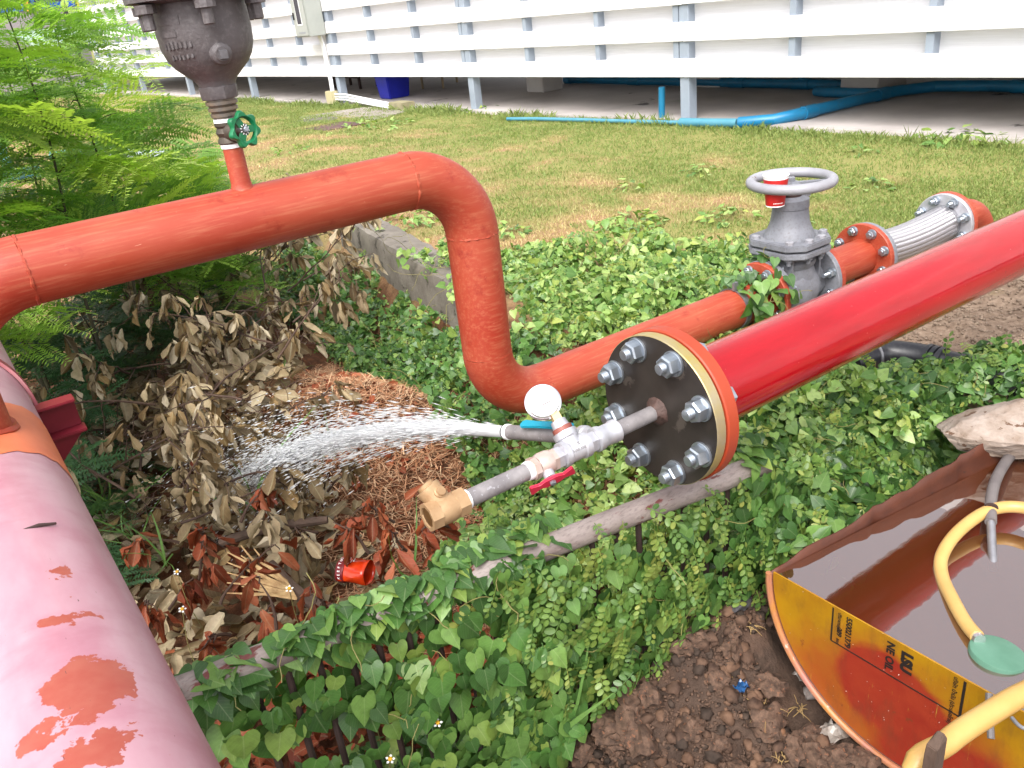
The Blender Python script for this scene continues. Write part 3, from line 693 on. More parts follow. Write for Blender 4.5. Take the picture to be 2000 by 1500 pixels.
# small gate valve with green wheel
sv = thing('green_wheel_valve', (XS, YO, 1.415), 'small bronze valve with green scalloped wheel under the iron air valve', 'valve')
MB().lathe(Pv(1.4085), Z_, [(0, .0190), (.0085, .0195)], 28).build('thread_tape', TAPE, sv)
mb = MB(); mb.lathe(Pv(1.416), Z_, [(0, .0205), (.002, .022), (.008, .0205), (.012, .0185), (.019, .022), (.027, .0185), (.031, .0215), (.036, .0215), (.037, .018)], 24)
gd = Vector((.30, -.93, .10)).normalized()
mb.lathe(Pv(1.434), gd, [(0, .018), (.018, .0185), (.024, .0155), (.034, .013), (.036, .009), (.05, .006)], 20); mb.build('body', BRONZE, sv)
gc = Pv(1.434) + gd * .046; gu = (Z_ - gd * gd.z).normalized(); gw = gd.cross(gu)
ni, vs, fs = 72, [], []
prof = [(-.004, 0), (.003, -.0048), (0, -.0062), (-.006, -.005), (-.0085, 0), (-.006, .0048), (0, .006), (.0035, .004)]
for k in range(ni):
    a = 2 * PI * k / ni; R = .0285 + .0035 * math.cos(7 * a); rin = .0195
    for (dr_, dz) in ((1, -.003), (1.0, .003), (.93, .0062), (.78, .0062), (.70, .002), (.70, -.003), (.8, -.005), (.93, -.005)):
        r = R * dr_ if dr_ > .85 else mix(.0275, rin, (0.93 - dr_) / .23) ; vs.append(gc + (gu * math.cos(a) + gw * math.sin(a)) * r + gd * dz)
for k in range(ni):
    for j in range(8): fs.append((k * 8 + j, k * 8 + (j + 1) % 8, ((k + 1) % ni) * 8 + (j + 1) % 8, ((k + 1) % ni) * 8 + j))
mb = MB(); mb.add(vs, fs)
for k in range(3):
    a = 2 * PI * k / 3 + .5; d = gu * math.cos(a) + gw * math.sin(a); mb.box(gc + d * .014, d * .008, gd.cross(d) * .006, gd * .0025)
wh = mb.build('handwheel', GREENW, sv, smooth=50)
MB().lathe(gc - gd * .003, gd, [(0, .0105), (.005, .0105), (.0055, .009)], 24).build('wheel_disc', mat('black_disc', (.05, .05, .05, 1), rough=.4), sv)
MB().lathe(gc + gd * .0025, gd, [(0, .0055), (.005, .0055), (.006, .004)], 6).build('wheel_nut', ZINC, sv)
for k in range(10):
    a = 2 * PI * k / 10; d = gu * math.cos(a) + gw * math.sin(a)
    MB().box(gc + d * .0078 + gd * .0028, d * .0014, gd.cross(d) * .0007, gd * .0004).build('disc_mark', WHITEP, sv, smooth=0)

# ------------------------------------------------------------------ pink main pipe
RP, ZP = .1095, .942
def pxc(y): return -.09 - .025 * (y - 1.53)
PAX = Vector((-.025, 1, 0)).normalized()
thing_pink_loc = (pxc(1.0), 1.0, ZP - RP)
def on_pink(u, v):
    r = Vector(ray(u, v)); o = Vector((0, 0, EYE)); c = Vector((pxc(0), 0, ZP)); dv = o - c
    a = r - PAX * r.dot(PAX); b = dv - PAX * dv.dot(PAX); A = a.dot(a); B = 2 * a.dot(b); Cc = b.dot(b) - RP * RP; D = B * B - 4 * A * Cc
    t = (-B - math.sqrt(max(D, 0))) / (2 * A); return o + r * t
PINK_CHIPS = [(on_pink(175, 1330), .040, (1, 1.0)), (on_pink(215, 1325), .03, (1, 1.2)), (on_pink(175, 1385), .024, (1, .8)), (on_pink(120, 1115), .021, (1, .6)), (on_pink(105, 1215), .020, (1, .7)),
              (on_pink(205, 1450), .026, (1, .8)), (on_pink(75, 1445), .019, (1, .8)), (on_pink(180, 1480), .022, (1.3, .7)), (on_pink(150, 1205), .012, (1.6, .5))]
PINK = m_pink()
pk = thing('pink_main_pipe', thing_pink_loc, 'large faded pink pipe with flaking orange patches, nearest on the left', 'pipe')
MB().tube([(pxc(y), y, ZP) for y in np.linspace(-1.6, 7.5, 40)], RP, 64).build('barrel', PINK, pk)
mb = MB(); n = 64; vs = []; fs = []
y0s = [1.395 + .012 * math.sin(3 * 2 * PI * k / n) + .01 * random.random() for k in range(n)]; y1s = [1.655 + .014 * math.sin(2 * 2 * PI * k / n + 1) + .012 * random.random() for k in range(n)]
for k in range(n):
    a = 2 * PI * k / n
    for y in (y0s[k], (y0s[k] * .5 + y1s[k] * .5), y1s[k]): vs.append((pxc(y) + (RP + .0012) * math.cos(a), y, ZP + (RP + .0012) * math.sin(a)))
for k in range(n):
    for j in range(2): fs.append((k * 3 + j, k * 3 + j + 1, ((k + 1) % n) * 3 + j + 1, ((k + 1) % n) * 3 + j))
mb.add(vs, fs).build('orange_paint_band', mat('bright_orange_touch_up', srgb(236, 128, 84, .74), srgb(226, 112, 70, .72), 14, .5, bump=.2, bs=80, bd=.001, wear=srgb(150, 60, 50, .6), wt=.74, ws=30), pk)
# saddle weld of the riser
mb = MB(); pts = []; rr = []
for k in range(49):
    a = 2 * PI * k / 48; x = XR + (RO + .002) * math.cos(a); y = YO + (RO + .002) * math.sin(a); dx = x - pxc(y)
    pts.append((x, y, ZP + math.sqrt(max(RP ** 2 - dx * dx, 0)) + .001)); rr.append(.0065 + .0015 * random.random())
rr[-1] = rr[0]; mb.tube(pts, rr, 6, False).build('saddle_weld', ORANGE_NEW, pk)
MB().tube([on_pink(58, 1031) + Vector((-.012, .0, .001)), on_pink(78, 1030) + Vector((0, .001, .003)), on_pink(104, 1027) + Vector((.004, 0, .002))], [.0010, .0026, .0018], 7).build('rusty_stub', BARM, pk)
# clamp with channel arm
cl = thing('pipe_clamp', (.03, 1.85, .80), 'dark red steel clamp with channel arm on the pink pipe', 'clamp')
yb = 1.83
mb = MB()
mb.abox((.004, yb - .020, .9395), (.084, yb + .022, .9455)); mb.abox((.004, yb - .020, .8705), (.088, yb + .022, .877)); mb.abox((.006, yb + .012, .8765), (.083, yb + .019, .940))
mb.build('channel_arm', CLARET, cl, bevel=.0015)
MB().poly([(.006, yb - .004, .8700), (.082, yb - .004, .8700), (.0, yb - .004, .79)], (0, .007, 0)).build('gusset', CLARET, cl, bevel=.001)
vs = []; fs = []; n = 22
for i in range(n + 1):
    t = i / n; a = math.radians(-4 + 150 * t); y = 1.836 + .30 * t ** .8; wv = .030
    for (dr_, dy) in ((.0015, -wv / 2), (.0085, -wv / 2), (.0085, wv / 2), (.0015, wv / 2)):
        vs.append((pxc(y) + (RP + dr_) * math.cos(a), y + dy, ZP + (RP + dr_) * math.sin(a)))
for i in range(n):
    for k in range(4): fs.append((i * 4 + k, i * 4 + (k + 1) % 4, i * 4 + 4 + (k + 1) % 4, i * 4 + 4 + k))
fs += [(0, 1, 2, 3), (n * 4 + 3, n * 4 + 2, n * 4 + 1, n * 4)]
MB().add(vs, fs).build('strap', CLARET, cl)

# ------------------------------------------------------------------ red pipe with blind plate
FX, FY, FZ = .690, .735, 1.073
red = thing('red_pipe', (1.4, FY, FZ - .06), 'glossy red pipe crossing the right side, closed by a black bolted plate', 'pipe')
MB().tube([(FX + .058 + (3.2 - FX - .058) * k / 20, FY, FZ) for k in range(21)], .0572, 56).build('barrel', RED, red)
MB().lathe((FX + .018, FY, FZ), X_, [(0, .06), (0, .108), (.002, .1095), (.019, .1095), (.021, .107), (.021, .068), (.024, .063), (.040, .0600), (.046, .0575)], 64).build('flange', ORANGE_NEW, red)
MB().lathe((FX + .0157, FY, FZ), X_, [(0, .104), (.0022, .104)], 48).build('gasket', DARK, red)
mb = MB(); mb.lathe((FX, FY, FZ), X_, [(0, .1061), (.0006, .1061)], 64); mb.build('blind_plate', PLATE, red)
MB().lathe((FX + .0004, FY, FZ), X_, [(0, .1063), (.001, .1072), (.0150, .1072), (.0155, .1062)], 64).build('plate_rim', PASSIV, red)
for k in range(8):
    a = PI / 8 + k * PI / 4; q = (FY + .0875 * math.cos(a), FZ + .0875 * math.sin(a))
    b = bolt(red, (FX, *q), (-1, 0, 0), .98, random.uniform(0, 1), random.uniform(.66, .74))
    h = MB(); h.lathe((FX + .0392, *q), X_, [(0, .0145), (.011, .0145), (.0125, .0125)], 6, (0, math.cos(k), math.sin(k))); h.build('bolt_head', ZINC, red)

# ------------------------------------------------------------------ test pipework on the plate (runs along -X)
tp = thing('galvanised_test_branch', (.55, FY, FZ - .02), 'galvanised test pipe screwed out of the black plate with tees and nipples', 'pipe')
P0 = lambda x: Vector((x, FY, FZ))
MX = -X_
mb = MB(); mb.lathe(P0(FX + .001), MX, [(0, .021), (.004, .019), (.008, .0135), (.011, .011)], 22)
for v in range(len(mb.v)): p = mb.v[v]; mb.v[v] = (p[0], p[1] + random.uniform(-.0016, .0016), p[2] + random.uniform(-.0016, .0016))
mb.build('weld_blob', WELD, tp, smooth=60)
MB().lathe(P0(FX), MX, [(0, .0107), (.085, .0107)], 28).build('nipple', GALV_PIPE, tp)
MB().lathe(P0(.617), MX, [(0, .0142), (.001, .0155), (.007, .0155), (.009, .0142), (.024, .0142), (.03, .0165), (.037, .0165), (.038, .014)], 32).build('branch_tee', GALV_FIT, tp)
MB().lathe(P0(.5785), MX, [(0, .013), (.003, .0145), (.011, .0145), (.0125, .0125)], 6, (0, 0, 1)).build('hex_nipple', GALV_FIT, tp)
mb = MB(); mb.lathe(P0(.566), MX, [(0, .0125), (.0005, .0165), (.009, .0165), (.011, .0145), (.031, .0145), (.033, .0165), (.041, .0165), (.042, .0125)], 32)
UPD = Vector((0, .67, .74)).normalized()
mb.lathe(P0(.545), UPD, [(0, .0140), (.016, .0135), (.018, .0160), (.026, .0160), (.027, .0125)], 30); mb.build('gauge_tee', GALV_FIT, tp)
MB().lathe(P0(.5245), MX, [(0, .0125), (.003, .0145), (.0105, .0145), (.012, .0125)], 6, (0, 0, 1)).build('hex_nipple', GALV_FIT, tp)
MB().lathe(P0(.476), MX, [(0, .0107), (.101, .0107)], 28).build('long_nipple', GALV_PIPE, tp)
MB().lathe(P0(.4775), MX, [(0, .0118), (.004, .0122), (.0075, .0116)], 24).build('thread_tape', TAPE, tp)
MB().lathe(P0(.386), MX, [(0, .0116), (.003, .0124), (.0085, .0120)], 24).build('thread_tape', TAPE, tp)
MB().lathe(P0(.513), MX, [(0, .0122), (.003, .0126), (.004, .0116)], 24).build('thread_tape', TAPE, tp)
# embossed word on the tee
def flat_text(parent, body, o, rd, up, size, mat, depth=.0006, name='lettering', bold=0, font=None):
    cu = bpy.data.curves.new('txt', 'FONT'); cu.body = body; cu.size = size; cu.extrude = depth; cu.offset = bold
    if font: cu.font = font
    tmp = bpy.data.objects.new('txt', cu); COL.objects.link(tmp)
    dg = bpy.context.evaluated_depsgraph_get(); me = bpy.data.meshes.new_from_object(tmp.evaluated_get(dg)); bpy.data.objects.remove(tmp)
    rd = Vector(rd).normalized(); up = Vector(up).normalized(); nn = rd.cross(up); o = Vector(o)
    mb = MB(); mb.add([o + rd * v.co.x + up * v.co.y + nn * v.co.z for v in me.vertices], [tuple(p.vertices) for p in me.polygons]); bpy.data.meshes.remove(me)
    return mb.build(name, mat, parent, smooth=0)
vn = Vector((0, -.80, .60)); upt = Vector((0, .60, .80))
flat_text(tp, 'THAILAND', P0(.532) + vn * .0144 - upt * .004, X_, upt, .0052, GALV_PIPE, .0006)
flat_text(tp, 'S', P0(.546) + vn * .0142 + upt * .003, X_, upt, .006, GALV_PIPE, .0006)

# red butterfly-handled ball valve
bv = thing('red_handle_ball_valve', (.4945, FY, FZ - .04), 'small nickel ball valve with red butterfly handle on the test pipe', 'valve')
mb = MB(); mb.lathe(P0(.514), MX, [(0, .0125), (.0005, .0150), (.008, .0150)], 6, (0, 0, 1)); mb.lathe(P0(.507), MX, [(0, .0145), (.004, .0155), (.014, .0155), (.020, .0135)], 28)
mb.lathe(P0(.486), MX, [(0, .0145), (.008, .0148), (.0085, .0125)], 8, (0, 0, 1)); mb.build('body', mat('nickel_brass', srgb(222, 206, 198, .8), srgb(200, 172, 158, .8), 40, .35, .45), bv)
hd = Vector((-.22, -.88, -.42)).normalized(); hp = P0(.497) + hd * .013
MB().lathe(hp, hd, [(0, .0075), (.010, .0075), (.0105, .006)], 20).build('stem_boss', GALV_FIT, bv)
hx = (X_ * .9 + Vector((0, .1, .42))); hx = (hx - hd * hx.dot(hd)).normalized(); hy = hd.cross(hx); hc = hp + hd * .0115
out = []
for (a, b) in ((-.030, -.011), (-.029, .009), (-.016, .005), (-.008, .0085), (.008, .0085), (.016, .005), (.029, .0115), (.031, -.007), (.017, -.005), (.008, -.0085), (-.008, -.0085), (-.016, -.005)):
    out.append(hc + hx * a + hy * b)
MB().poly(out, hd * .004).build('butterfly_handle', REDPL, bv, bevel=.0014, bseg=3)
MB().lathe(hc + hd * .003, hd, [(0, .0042), (.004, .0042), (.005, .003)], 6).build('handle_nut', ZINC, bv)

# brass swing check valve at the end
cv = thing('brass_check_valve', (.352, FY, FZ - .03), 'brass swing check valve with open end on the test pipe tip', 'valve')
mb = MB(); mb.lathe(P0(.381), MX, [(0, .0125), (0, .0172), (.014, .0172), (.015, .0158)], 8, (0, .2, 1))
mb.lathe(P0(.368), MX, [(0, .0158), (.010, .0172), (.022, .0165), (.026, .0155)], 28)
mb.lathe(P0(.345), MX, [(0, .0158), (.001, .0176), (.015, .0176), (.015, .0130), (-.004, .0120)], 8, (0, .2, 1))
cd = Vector((-.30, .62, .72)).normalized(); mb.lathe(P0(.356), cd, [(0, .0145), (.020, .0140), (.026, .0150), (.033, .0150), (.034, .0105), (.038, .0105), (.039, .001)], 26)
mb.build('body', BRASS, cv)
MB().lathe(P0(.3315), MX, [(0, .0118), (.001, .0001)], 20).build('flap', mat('bore_brass', srgb(120, 84, 46, .6), rough=.5, metal=.3), cv)
sdv = Vector((.25, -.80, .50)); sdv = (sdv - cd * sdv.dot(cd)).normalized(); q = P0(.356) + cd * .020
MB().lathe(q, sdv, [(0, .0075), (.0145, .0075), (.0155, .006), (.018, .0055)], 16).build('hinge_plug', BRASS, cv)

# pressure gauge (seen from behind)
GA = P0(.545) + UPD * .027
pg = thing('pressure_gauge', tuple(GA), 'round pressure gauge seen from its blank white back', 'gauge')
MB().lathe(GA - UPD * .002, UPD, [(0, .0135), (.0075, .0135)], 26).build('red_washer', COPPER, pg)
MB().lathe(GA + UPD * .0055, UPD, [(0, .0115), (.010, .0100)], 22).build('socket', GALV_FIT, pg)
MB().lathe(GA + UPD * .015, UPD, [(0, .0078), (.011, .0078)], 4, (.4, -.6, .4)).build('square_shank', CREAMBR, pg)
view = Vector(ray(1075, 797)).normalized(); gn = -(view - UPD * view.dot(UPD) * .75); gn = (gn + Vector((.06, 0, .05))).normalized()
gc2 = GA + UPD * .046 + Vector((-.006, 0, 0)); gup = (UPD - gn * UPD.dot(gn)).normalized(); grt = gup.cross(gn)
MB().lathe(gc2 - gn * .012, gn, [(0, .0225), (.001, .0238), (.006, .0238), (.007, .0222), (.0075, .0205), (.0078, .0195)], 56).build('bezel', CHROME, pg)
MB().lathe(gc2 - gn * .006, gn, [(0, .0214), (.009, .0214), (.0128, .0206), (.0142, .0185), (.0146, .0001)], 56).build('case_back', WHITE_MET, pg)
bk = gc2 + gn * .0086
MB().lathe(bk + gup * .0095 - grt * .0035, gn, [(0, .0010), (.0003, .0010)], 14).build('vent_hole', DARK, pg)
MB().box(bk - gup * .0055 + grt * .001, grt * .0068, gup * .0007, gn * .0003).build('slot', mat('slot_shadow', srgb(120, 100, 104, .5), rough=.6), pg, smooth=0)
flat_text(pg, 'C', bk - gup * .0110 + grt * -.0045, grt, gup, .0042, GALV_PIPE, .0003, 'stamped_mark'); flat_text(pg, 'S', bk - gup * .0110 + grt * .0015, grt, gup, .0042, GALV_PIPE, .0003, 'stamped_mark')

# drain branch with teal lever
JD = Vector((-.13, .955, -.27)).normalized(); JR = P0(.588)
dv_ = thing('teal_lever_drain_valve', tuple(JR + JD * .08), 'galvanised drain outlet with teal lever valve spraying water', 'valve')
mb = MB(); mb.lathe(JR, JD, [(.010, .0125), (.022, .0135), (.024, .0155), (.032, .0155), (.033, .012)], 28); mb.build('socket', GALV_FIT, dv_)
MB().lathe(JR, JD, [(.032, .0135), (.042, .0140), (.052, .0135)], 6, (0, 0, 1)).build('valve_body', mat('tarnished_brass', srgb(132, 92, 62, .65), srgb(220, 190, 160, .75), 60, .4, .35), dv_)
MB().lathe(JR, JD, [(.05, .0107), (.188, .0107)], 28).build('outlet_pipe', GALV_PIPE, dv_)
MB().lathe(JR, JD, [(.186, .0112), (.188, .0118), (.193, .0118), (.194, .0095)], 28).build('thread_tape', TAPE, dv_)
MB().lathe(JR, JD, [(.1925, .0112), (.1965, .0112), (.1968, .009)], 28).build('dark_lip', DARK, dv_)
lu = Vector((-.35, -.25, .9)); lu = (lu - JD * lu.dot(JD)).normalized(); lw = JD.cross(lu)
out = [(.040, -.0075), (.055, -.0085), (.070, -.0062), (.110, -.0060), (.136, -.0075), (.142, -.004), (.142, .004), (.136, .0075), (.110, .0060), (.070, .0062), (.055, .0085), (.040, .0075)]
MB().poly([JR + JD * a + lw * b + lu * (.0150 + .003 * min(1, (a - .04) / .03)) for a, b in out], lu * .0042).build('lever', TEAL, dv_, bevel=.0014, bseg=3)
MB().lathe(JR + JD * .048, lu, [(.010, .006), (.021, .006), (.0245, .005)], 6).build('stem_nut', ZINC, dv_)
# the red line is a nominal 5 inch pipe: set the assembly at its true size and station
RSC = 1.30; RP0 = Vector((FX, FY, FZ)); RP1 = Vector((FX * RSC, FY * RSC, EYE + (FZ - EYE) * RSC))
for o_ in (red, tp, bv, cv, pg, dv_): o_.location = RP1 + (Vector(o_.location) - RP0) * RSC; o_.scale = (RSC,) * 3
JET0 = RP1 + (JR + JD * .196 - RP0) * RSC

# ------------------------------------------------------------------ white boarded building front
def xf(y): return 5.28 - .063 * (y - 5.2)
FV = Vector((-.063, 1, 0)).normalized(); FN = Vector((-1, -.063, 0)).normalized()
def fp(y, out=0, z=0): return Vector((xf(y), y, z)) + FN * out
bw = thing('white_board_wall', (xf(8), 8, .5), 'long white horizontal board wall on blue grey posts behind the lawn', 'wall')
YB = [-3.87, -.85, 2.15, 5.17, 8.19, 11.3, 14.4, 17.5, 20.6, 23.7]
ROWS = 9
for s in range(len(YB) - 1):
    a, b = YB[s] + .003, YB[s + 1] - .003; L = (b - a) / 2 / FV.y; yc = (a + b) / 2
    for r in range(ROWS):
        z = .838 + .275 * r + random.uniform(-.003, .003)
        MB().box(fp(yc, .008 + random.uniform(0, .002), z + .0725), FV * L, FN * .008, (0, 0, .0725)).build('front_board', BOARD, bw, smooth=0, bevel=.003, bseg=1)
        MB().box(fp(yc, -.092, z + .205), FV * L, FN * .008, (0, 0, .085)).build('rear_board', BOARD_B, bw, smooth=0)
for s in range(len(YB)):
    y = YB[s]
    MB().box(fp(y, -.051, 1.9), FV * .048, FN * .0495, (0, 0, 1.41)).build('main_post', POSTM, bw, bevel=.004, bseg=1)
    MB().box(fp(y + .085, -.051, 2.1), FV * .028, FN * .0490, (0, 0, 1.22)).build('stud', POSTM, bw, smooth=0)
    if s < len(YB) - 1:
        for k in (1, 2):
            yy = mix(y, YB[s + 1], k / 3)
            MB().box(fp(yy, -.046, 2.1), FV * .026, FN * .0445, (0, 0, 1.22)).build('stud', POSTM, bw, smooth=0)
sl = MB(); sl.poly([fp(-6, .03, .30), fp(26, .03, .30), Vector((11, 26, .30)), Vector((11, -6, .30))], (0, 0, .2)); tag(sl.build('floor_slab', SLABM, smooth=0, bevel=.008), kind='structure')
so = MB(); so.poly([fp(-6, -.12, .93), fp(26, -.12, .93), Vector((8.2, 26, .93)), Vector((8.2, -6, .93))], (0, 0, .15)); tag(so.build('shading_soffit', CONDUIT, smooth=0), kind='structure')  # unseen slab, added to darken the space behind the boards
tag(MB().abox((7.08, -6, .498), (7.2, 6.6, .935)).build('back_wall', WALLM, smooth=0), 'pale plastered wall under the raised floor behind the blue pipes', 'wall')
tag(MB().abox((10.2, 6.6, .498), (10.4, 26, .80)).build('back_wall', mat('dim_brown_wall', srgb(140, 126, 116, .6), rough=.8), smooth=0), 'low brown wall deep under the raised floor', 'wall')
tag(MB().abox((6.95, 6.3, .5), (7.22, 6.62, .93)).build('wall_pier', WALLM, smooth=0, bevel=.006), 'pale square pier at the left end of the plastered wall', 'pier')
tag(MB().abox((6.66, 4.30, .5), (7.078, 4.66, .93)).build('wall_pier', WALLM, smooth=0, bevel=.006), 'pale square pier beside the diagonal blue pipe', 'pier')
q = AZ(1045, 180, .5); tag(MB().abox((q.x, q.y - .17, .5), (q.x + .3, q.y + .17, .93)).build('column', WALLM, smooth=0, bevel=.008), 'pale square column in the dark under the white boards', 'column')
# blue drain pipes
dp = thing('blue_drain_pipe', (7.2, 6, .5), 'blue pipe running along the plastered wall with short risers', 'pipe')
MB().tube([(6.98, 8.85, .547), (6.98, 4.75, .547)], .045, 20).build('run', PVC, dp)
MB().lathe((6.98, 8.86, .547), Y_, [(-.06, .045), (-.06, .052), (.05, .052), (.06, .045)], 20).build('end_cap', PVC, dp)
for u in (1240, 1440, 1565):
    yy = AX(u, 165, 6.98).y; MB().tube([(6.98, yy, .58), (6.98, yy, .93)], .036, 16).build('riser', PVC, dp)
    MB().lathe((6.98, yy - .10, .547), Y_, [(0, .046), (.001, .052), (.2, .052), (.201, .046)], 20).build('tee_socket', PVC, dp)
d2 = thing('blue_diagonal_pipe', (6.2, 4.2, .5), 'blue pipe lying across the slab from the wall to the lawn edge', 'pipe')
pts = [(6.98, -2, .56), (6.98, 3.55, .56), (6.92, 3.95, .558), (6.66, 4.14, .553), (6.2, 4.17, .552), (5.55, 4.2, .550), (5.34, 4.30, .53), (5.24, 4.55, .512)]
MB().tube(pts, .044, 20).build('run', PVC, d2)
for i, (c, a) in enumerate((((6.5, 4.155, .553), (1, -.01, 0)), ((5.62, 4.195, .55), (1, -.04, 0)), ((6.98, 3.3, .56), (0, 1, 0)))): MB().lathe(Vector(c), a, [(-.07, .044), (-.069, .0505), (.07, .0505), (.071, .044)], 20).build('coupling', PVC, d2)
for yy in (3.05, 1.5):
    MB().tube([(6.98, yy, .57), (6.98, yy, .93)], .036, 16).build('riser', PVC, d2); MB().lathe((6.98, yy - .13, .56), Y_, [(0, .046), (.001, .052), (.26, .052), (.261, .046)], 20).build('tee_socket', PVC, d2)
MB().tube([(6.60, 4.86, .546), (6.56, 4.7, .546), (6.56, 4.4, .546), (6.56, 4.19, .55)], .042, 18).build('side_branch', PVC, d2)
lp = thing('faded_blue_pipe', (5.0, 5.8, .47), 'thin sun faded blue pipe half buried along the lawn edge', 'pipe')
MB().tube([(5.235, 4.56, .510), (5.20, 4.8, .505), (5.165, 5.1, .500)], .036, 18).build('thick_end', PVC_F, lp)
MB().tube([(5.165, 5.1, .498), (5.10, 5.6, .492), (5.02, 6.2, .490), (4.93, 6.8, .486), (4.86, 7.2, .478)], .018, 14).build('run', PVC_F, lp)
q = AZ(1292, 236, .47); tag(MB().tube([(q.x, q.y, .40), (q.x + .004, q.y - .01, .752)], .028, 20).build('blue_standpipe', mat('bright_blue_pvc', srgb(40, 150, 196, .55), srgb(28, 136, 182, .55), 6, .4)), 'short upright blue pipe stub at the lawn edge', 'pipe')
# bin, table, bench
q = AZ(746, 195, .5); mb = MB(); w0, w1 = .15, .19
mb.add([(q.x + .2 + a * w0, q.y + b * w0, .503) for a, b in ((-1, -1), (1, -1), (1, 1), (-1, 1))] + [(q.x + .2 + a * w1, q.y + b * w1, .90) for a, b in ((-1, -1), (1, -1), (1, 1), (-1, 1))], [(3, 2, 1, 0), (4, 5, 6, 7)] + [(k, (k + 1) % 4, 4 + (k + 1) % 4, 4 + k) for k in range(4)])
tag(mb.build('plastic_bin', BLUEBIN, bevel=.012, bseg=2), 'dark blue plastic bin standing under the white boards', 'bin')
q = AZ(826, 174, .5); tb = thing('small_table', (q.x + .3, q.y + .3, .5), 'table on pale thin legs in the shade under the boards', 'table')
MB().abox((q.x - .05, q.y - .45, .88), (q.x + .75, q.y + .55, .915)).build('tabletop', BARK, tb, smooth=0)
TAN = mat('tan_table_leg', srgb(196, 172, 136, .65), rough=.6)
for (a, b) in ((0, 0), (.1, -.42), (.65, .1), (.7, -.35)):
    MB().tube([(q.x + a, q.y + b, .502), (q.x + a, q.y + b, .882)], .017, 10).build('leg', TAN, tb)
q = AZ(652, 172, .5); be = thing('dark_bench', (q.x, q.y, .5), 'dark low bench frame in the shade left of the blue bin', 'bench')
MB().abox((q.x, q.y - 1.1, .80), (q.x + .35, q.y + .1, .84)).build('seat', BARK, be, smooth=0)
for (a, b) in ((.02, 0), (.02, -1.0), (.32, 0), (.32, -1.0)): MB().abox((q.x + a - .018, q.y + b - .018, .502), (q.x + a + .018, q.y + b + .018, .80)).build('leg', BARM, be, smooth=0)
MB().abox((q.x + .01, q.y - 1.0, .66), (q.x + .03, q.y, .69)).build('stretcher', BARM, be, smooth=0)
# electrical cabinet with conduits
yb_ = 11.52; eb = thing('electrical_cabinet', tuple(fp(yb_, .13, 1.38)), 'grey green electrical cabinet with narrow window on the white boards', 'cabinet')
MB().box(fp(yb_, .145, 1.66), FV * .20, FN * .12, (0, 0, .285)).build('case', PANEL, eb, bevel=.006)
MB().box(fp(yb_, .272, 1.66), FV * .185, FN * .006, (0, 0, .27)).build('door', PANEL, eb, bevel=.004)
MB().box(fp(yb_, .2805, 1.69), FV * .075, FN * .002, (0, 0, .17)).build('window_frame', CONDUIT, eb, bevel=.01)
MB().box(fp(yb_, .2835, 1.69), FV * .060, FN * .0015, (0, 0, .152)).build('window_pane', GLASSD, eb, smooth=0)
MB().box(fp(yb_ + .14, .285, 1.64), FV * .008, FN * .012, (0, 0, .045)).build('handle', DARK, eb, smooth=0)
MB().box(fp(yb_ - .02, .2795, 1.43), FV * .10, FN * .001, (0, 0, .011)).build('name_label', mat('label_grey', srgb(160, 164, 168, .7), rough=.5), eb, smooth=0)
for k in range(3):
    o = .035 * (k - 1)
    tag(MB().tube([fp(yb_ - .08 + o, .07, 1.38), fp(yb_ - .08 + o, .045, 1.25), fp(yb_ - .11 + o, .04, .8), fp(yb_ - .10 + o, .04, .655)], .013, 10).build('white_conduit', CONDUIT), 'white conduit dropping from the cabinet, %s of three' % ('right hand one', 'middle one', 'left hand one')[k], 'conduit', 'conduits below the cabinet')
jb = fp(yb_ - .1, .06, .575); tag(MB().box(jb, FV * .10, FN * .05, (0, 0, .085)).build('junction_box', CREAM, bevel=.006), 'cream junction box at the foot of the white conduits', 'box')
ce = AZ(772, 214, .46)
for k in range(3):
    z = .62 - .035 * k; s0 = jb + FV * -.101 + Vector((0, 0, z - .575)); o = Vector((-.03 * k, -.02 * k, 0))
    tag(MB().tube([s0, s0 - FV * .30, Vector((ce.x, ce.y + .14, .53 - .02 * k)) + o, Vector((ce.x, ce.y + .05, .51 - .02 * k)) + o], .012, 8).build('white_conduit', CONDUIT), 'white conduit bending down right of the junction box, %s of three' % ('top', 'middle', 'bottom')[k], 'conduit', 'conduits right of the junction box')
tag(MB().abox((ce.x - .07, ce.y - .32, .40), (ce.x + .12, ce.y + .04, .555)).build('concrete_block', mat('mossy_block', srgb(190, 180, 140, .62), srgb(160, 152, 120, .6), 10, .85, bump=.4, bs=60), bevel=.01), 'mossy concrete block where the conduits go into the ground', 'block')
tag(MB().tube([jb + Vector((0, .03, -.08)), jb + Vector((-.02, .03, -.16)), jb + Vector((-.1, .16, -.19)), jb + Vector((-.22, .36, -.15)), jb + Vector((-.3, .5, -.17))], .028, 10).build('black_flexible_duct', BLACKPL), 'black flexible duct curling out below the junction box', 'duct')
# path and covers
pp = [AZ(u, v, .455) for u, v in ((800, 205), (700, 214), (515, 243), (600, 258), (690, 250), (790, 222))]
tag(MB().poly([Vector((p.x, p.y, .42)) for p in pp], (0, 0, .058)).build('path', PATHM, smooth=0, bevel=.005), kind='structure')
q = AZ(612, 237, .48); tag(MB().lathe((q.x, q.y, .474), Z_, [(0, .30), (.012, .30), (.014, .28), (.010, .27), (.010, .001)], 36).build('manhole_cover', mat('grey_iron_cover', srgb(128, 118, 114, .6), rough=.7, bump=.5, bs=40)), 'round grey manhole cover in the concrete path', 'cover')
q = AZ(655, 249, .48); tag(MB().box((q.x, q.y, .487), FV * .26, FN * .24, (0, 0, .012)).build('inspection_cover', mat('brown_iron_cover', srgb(124, 86, 84, .6), srgb(104, 72, 70, .55), 8, .7), bevel=.004), 'square brown inspection cover beside the round manhole cover', 'cover')

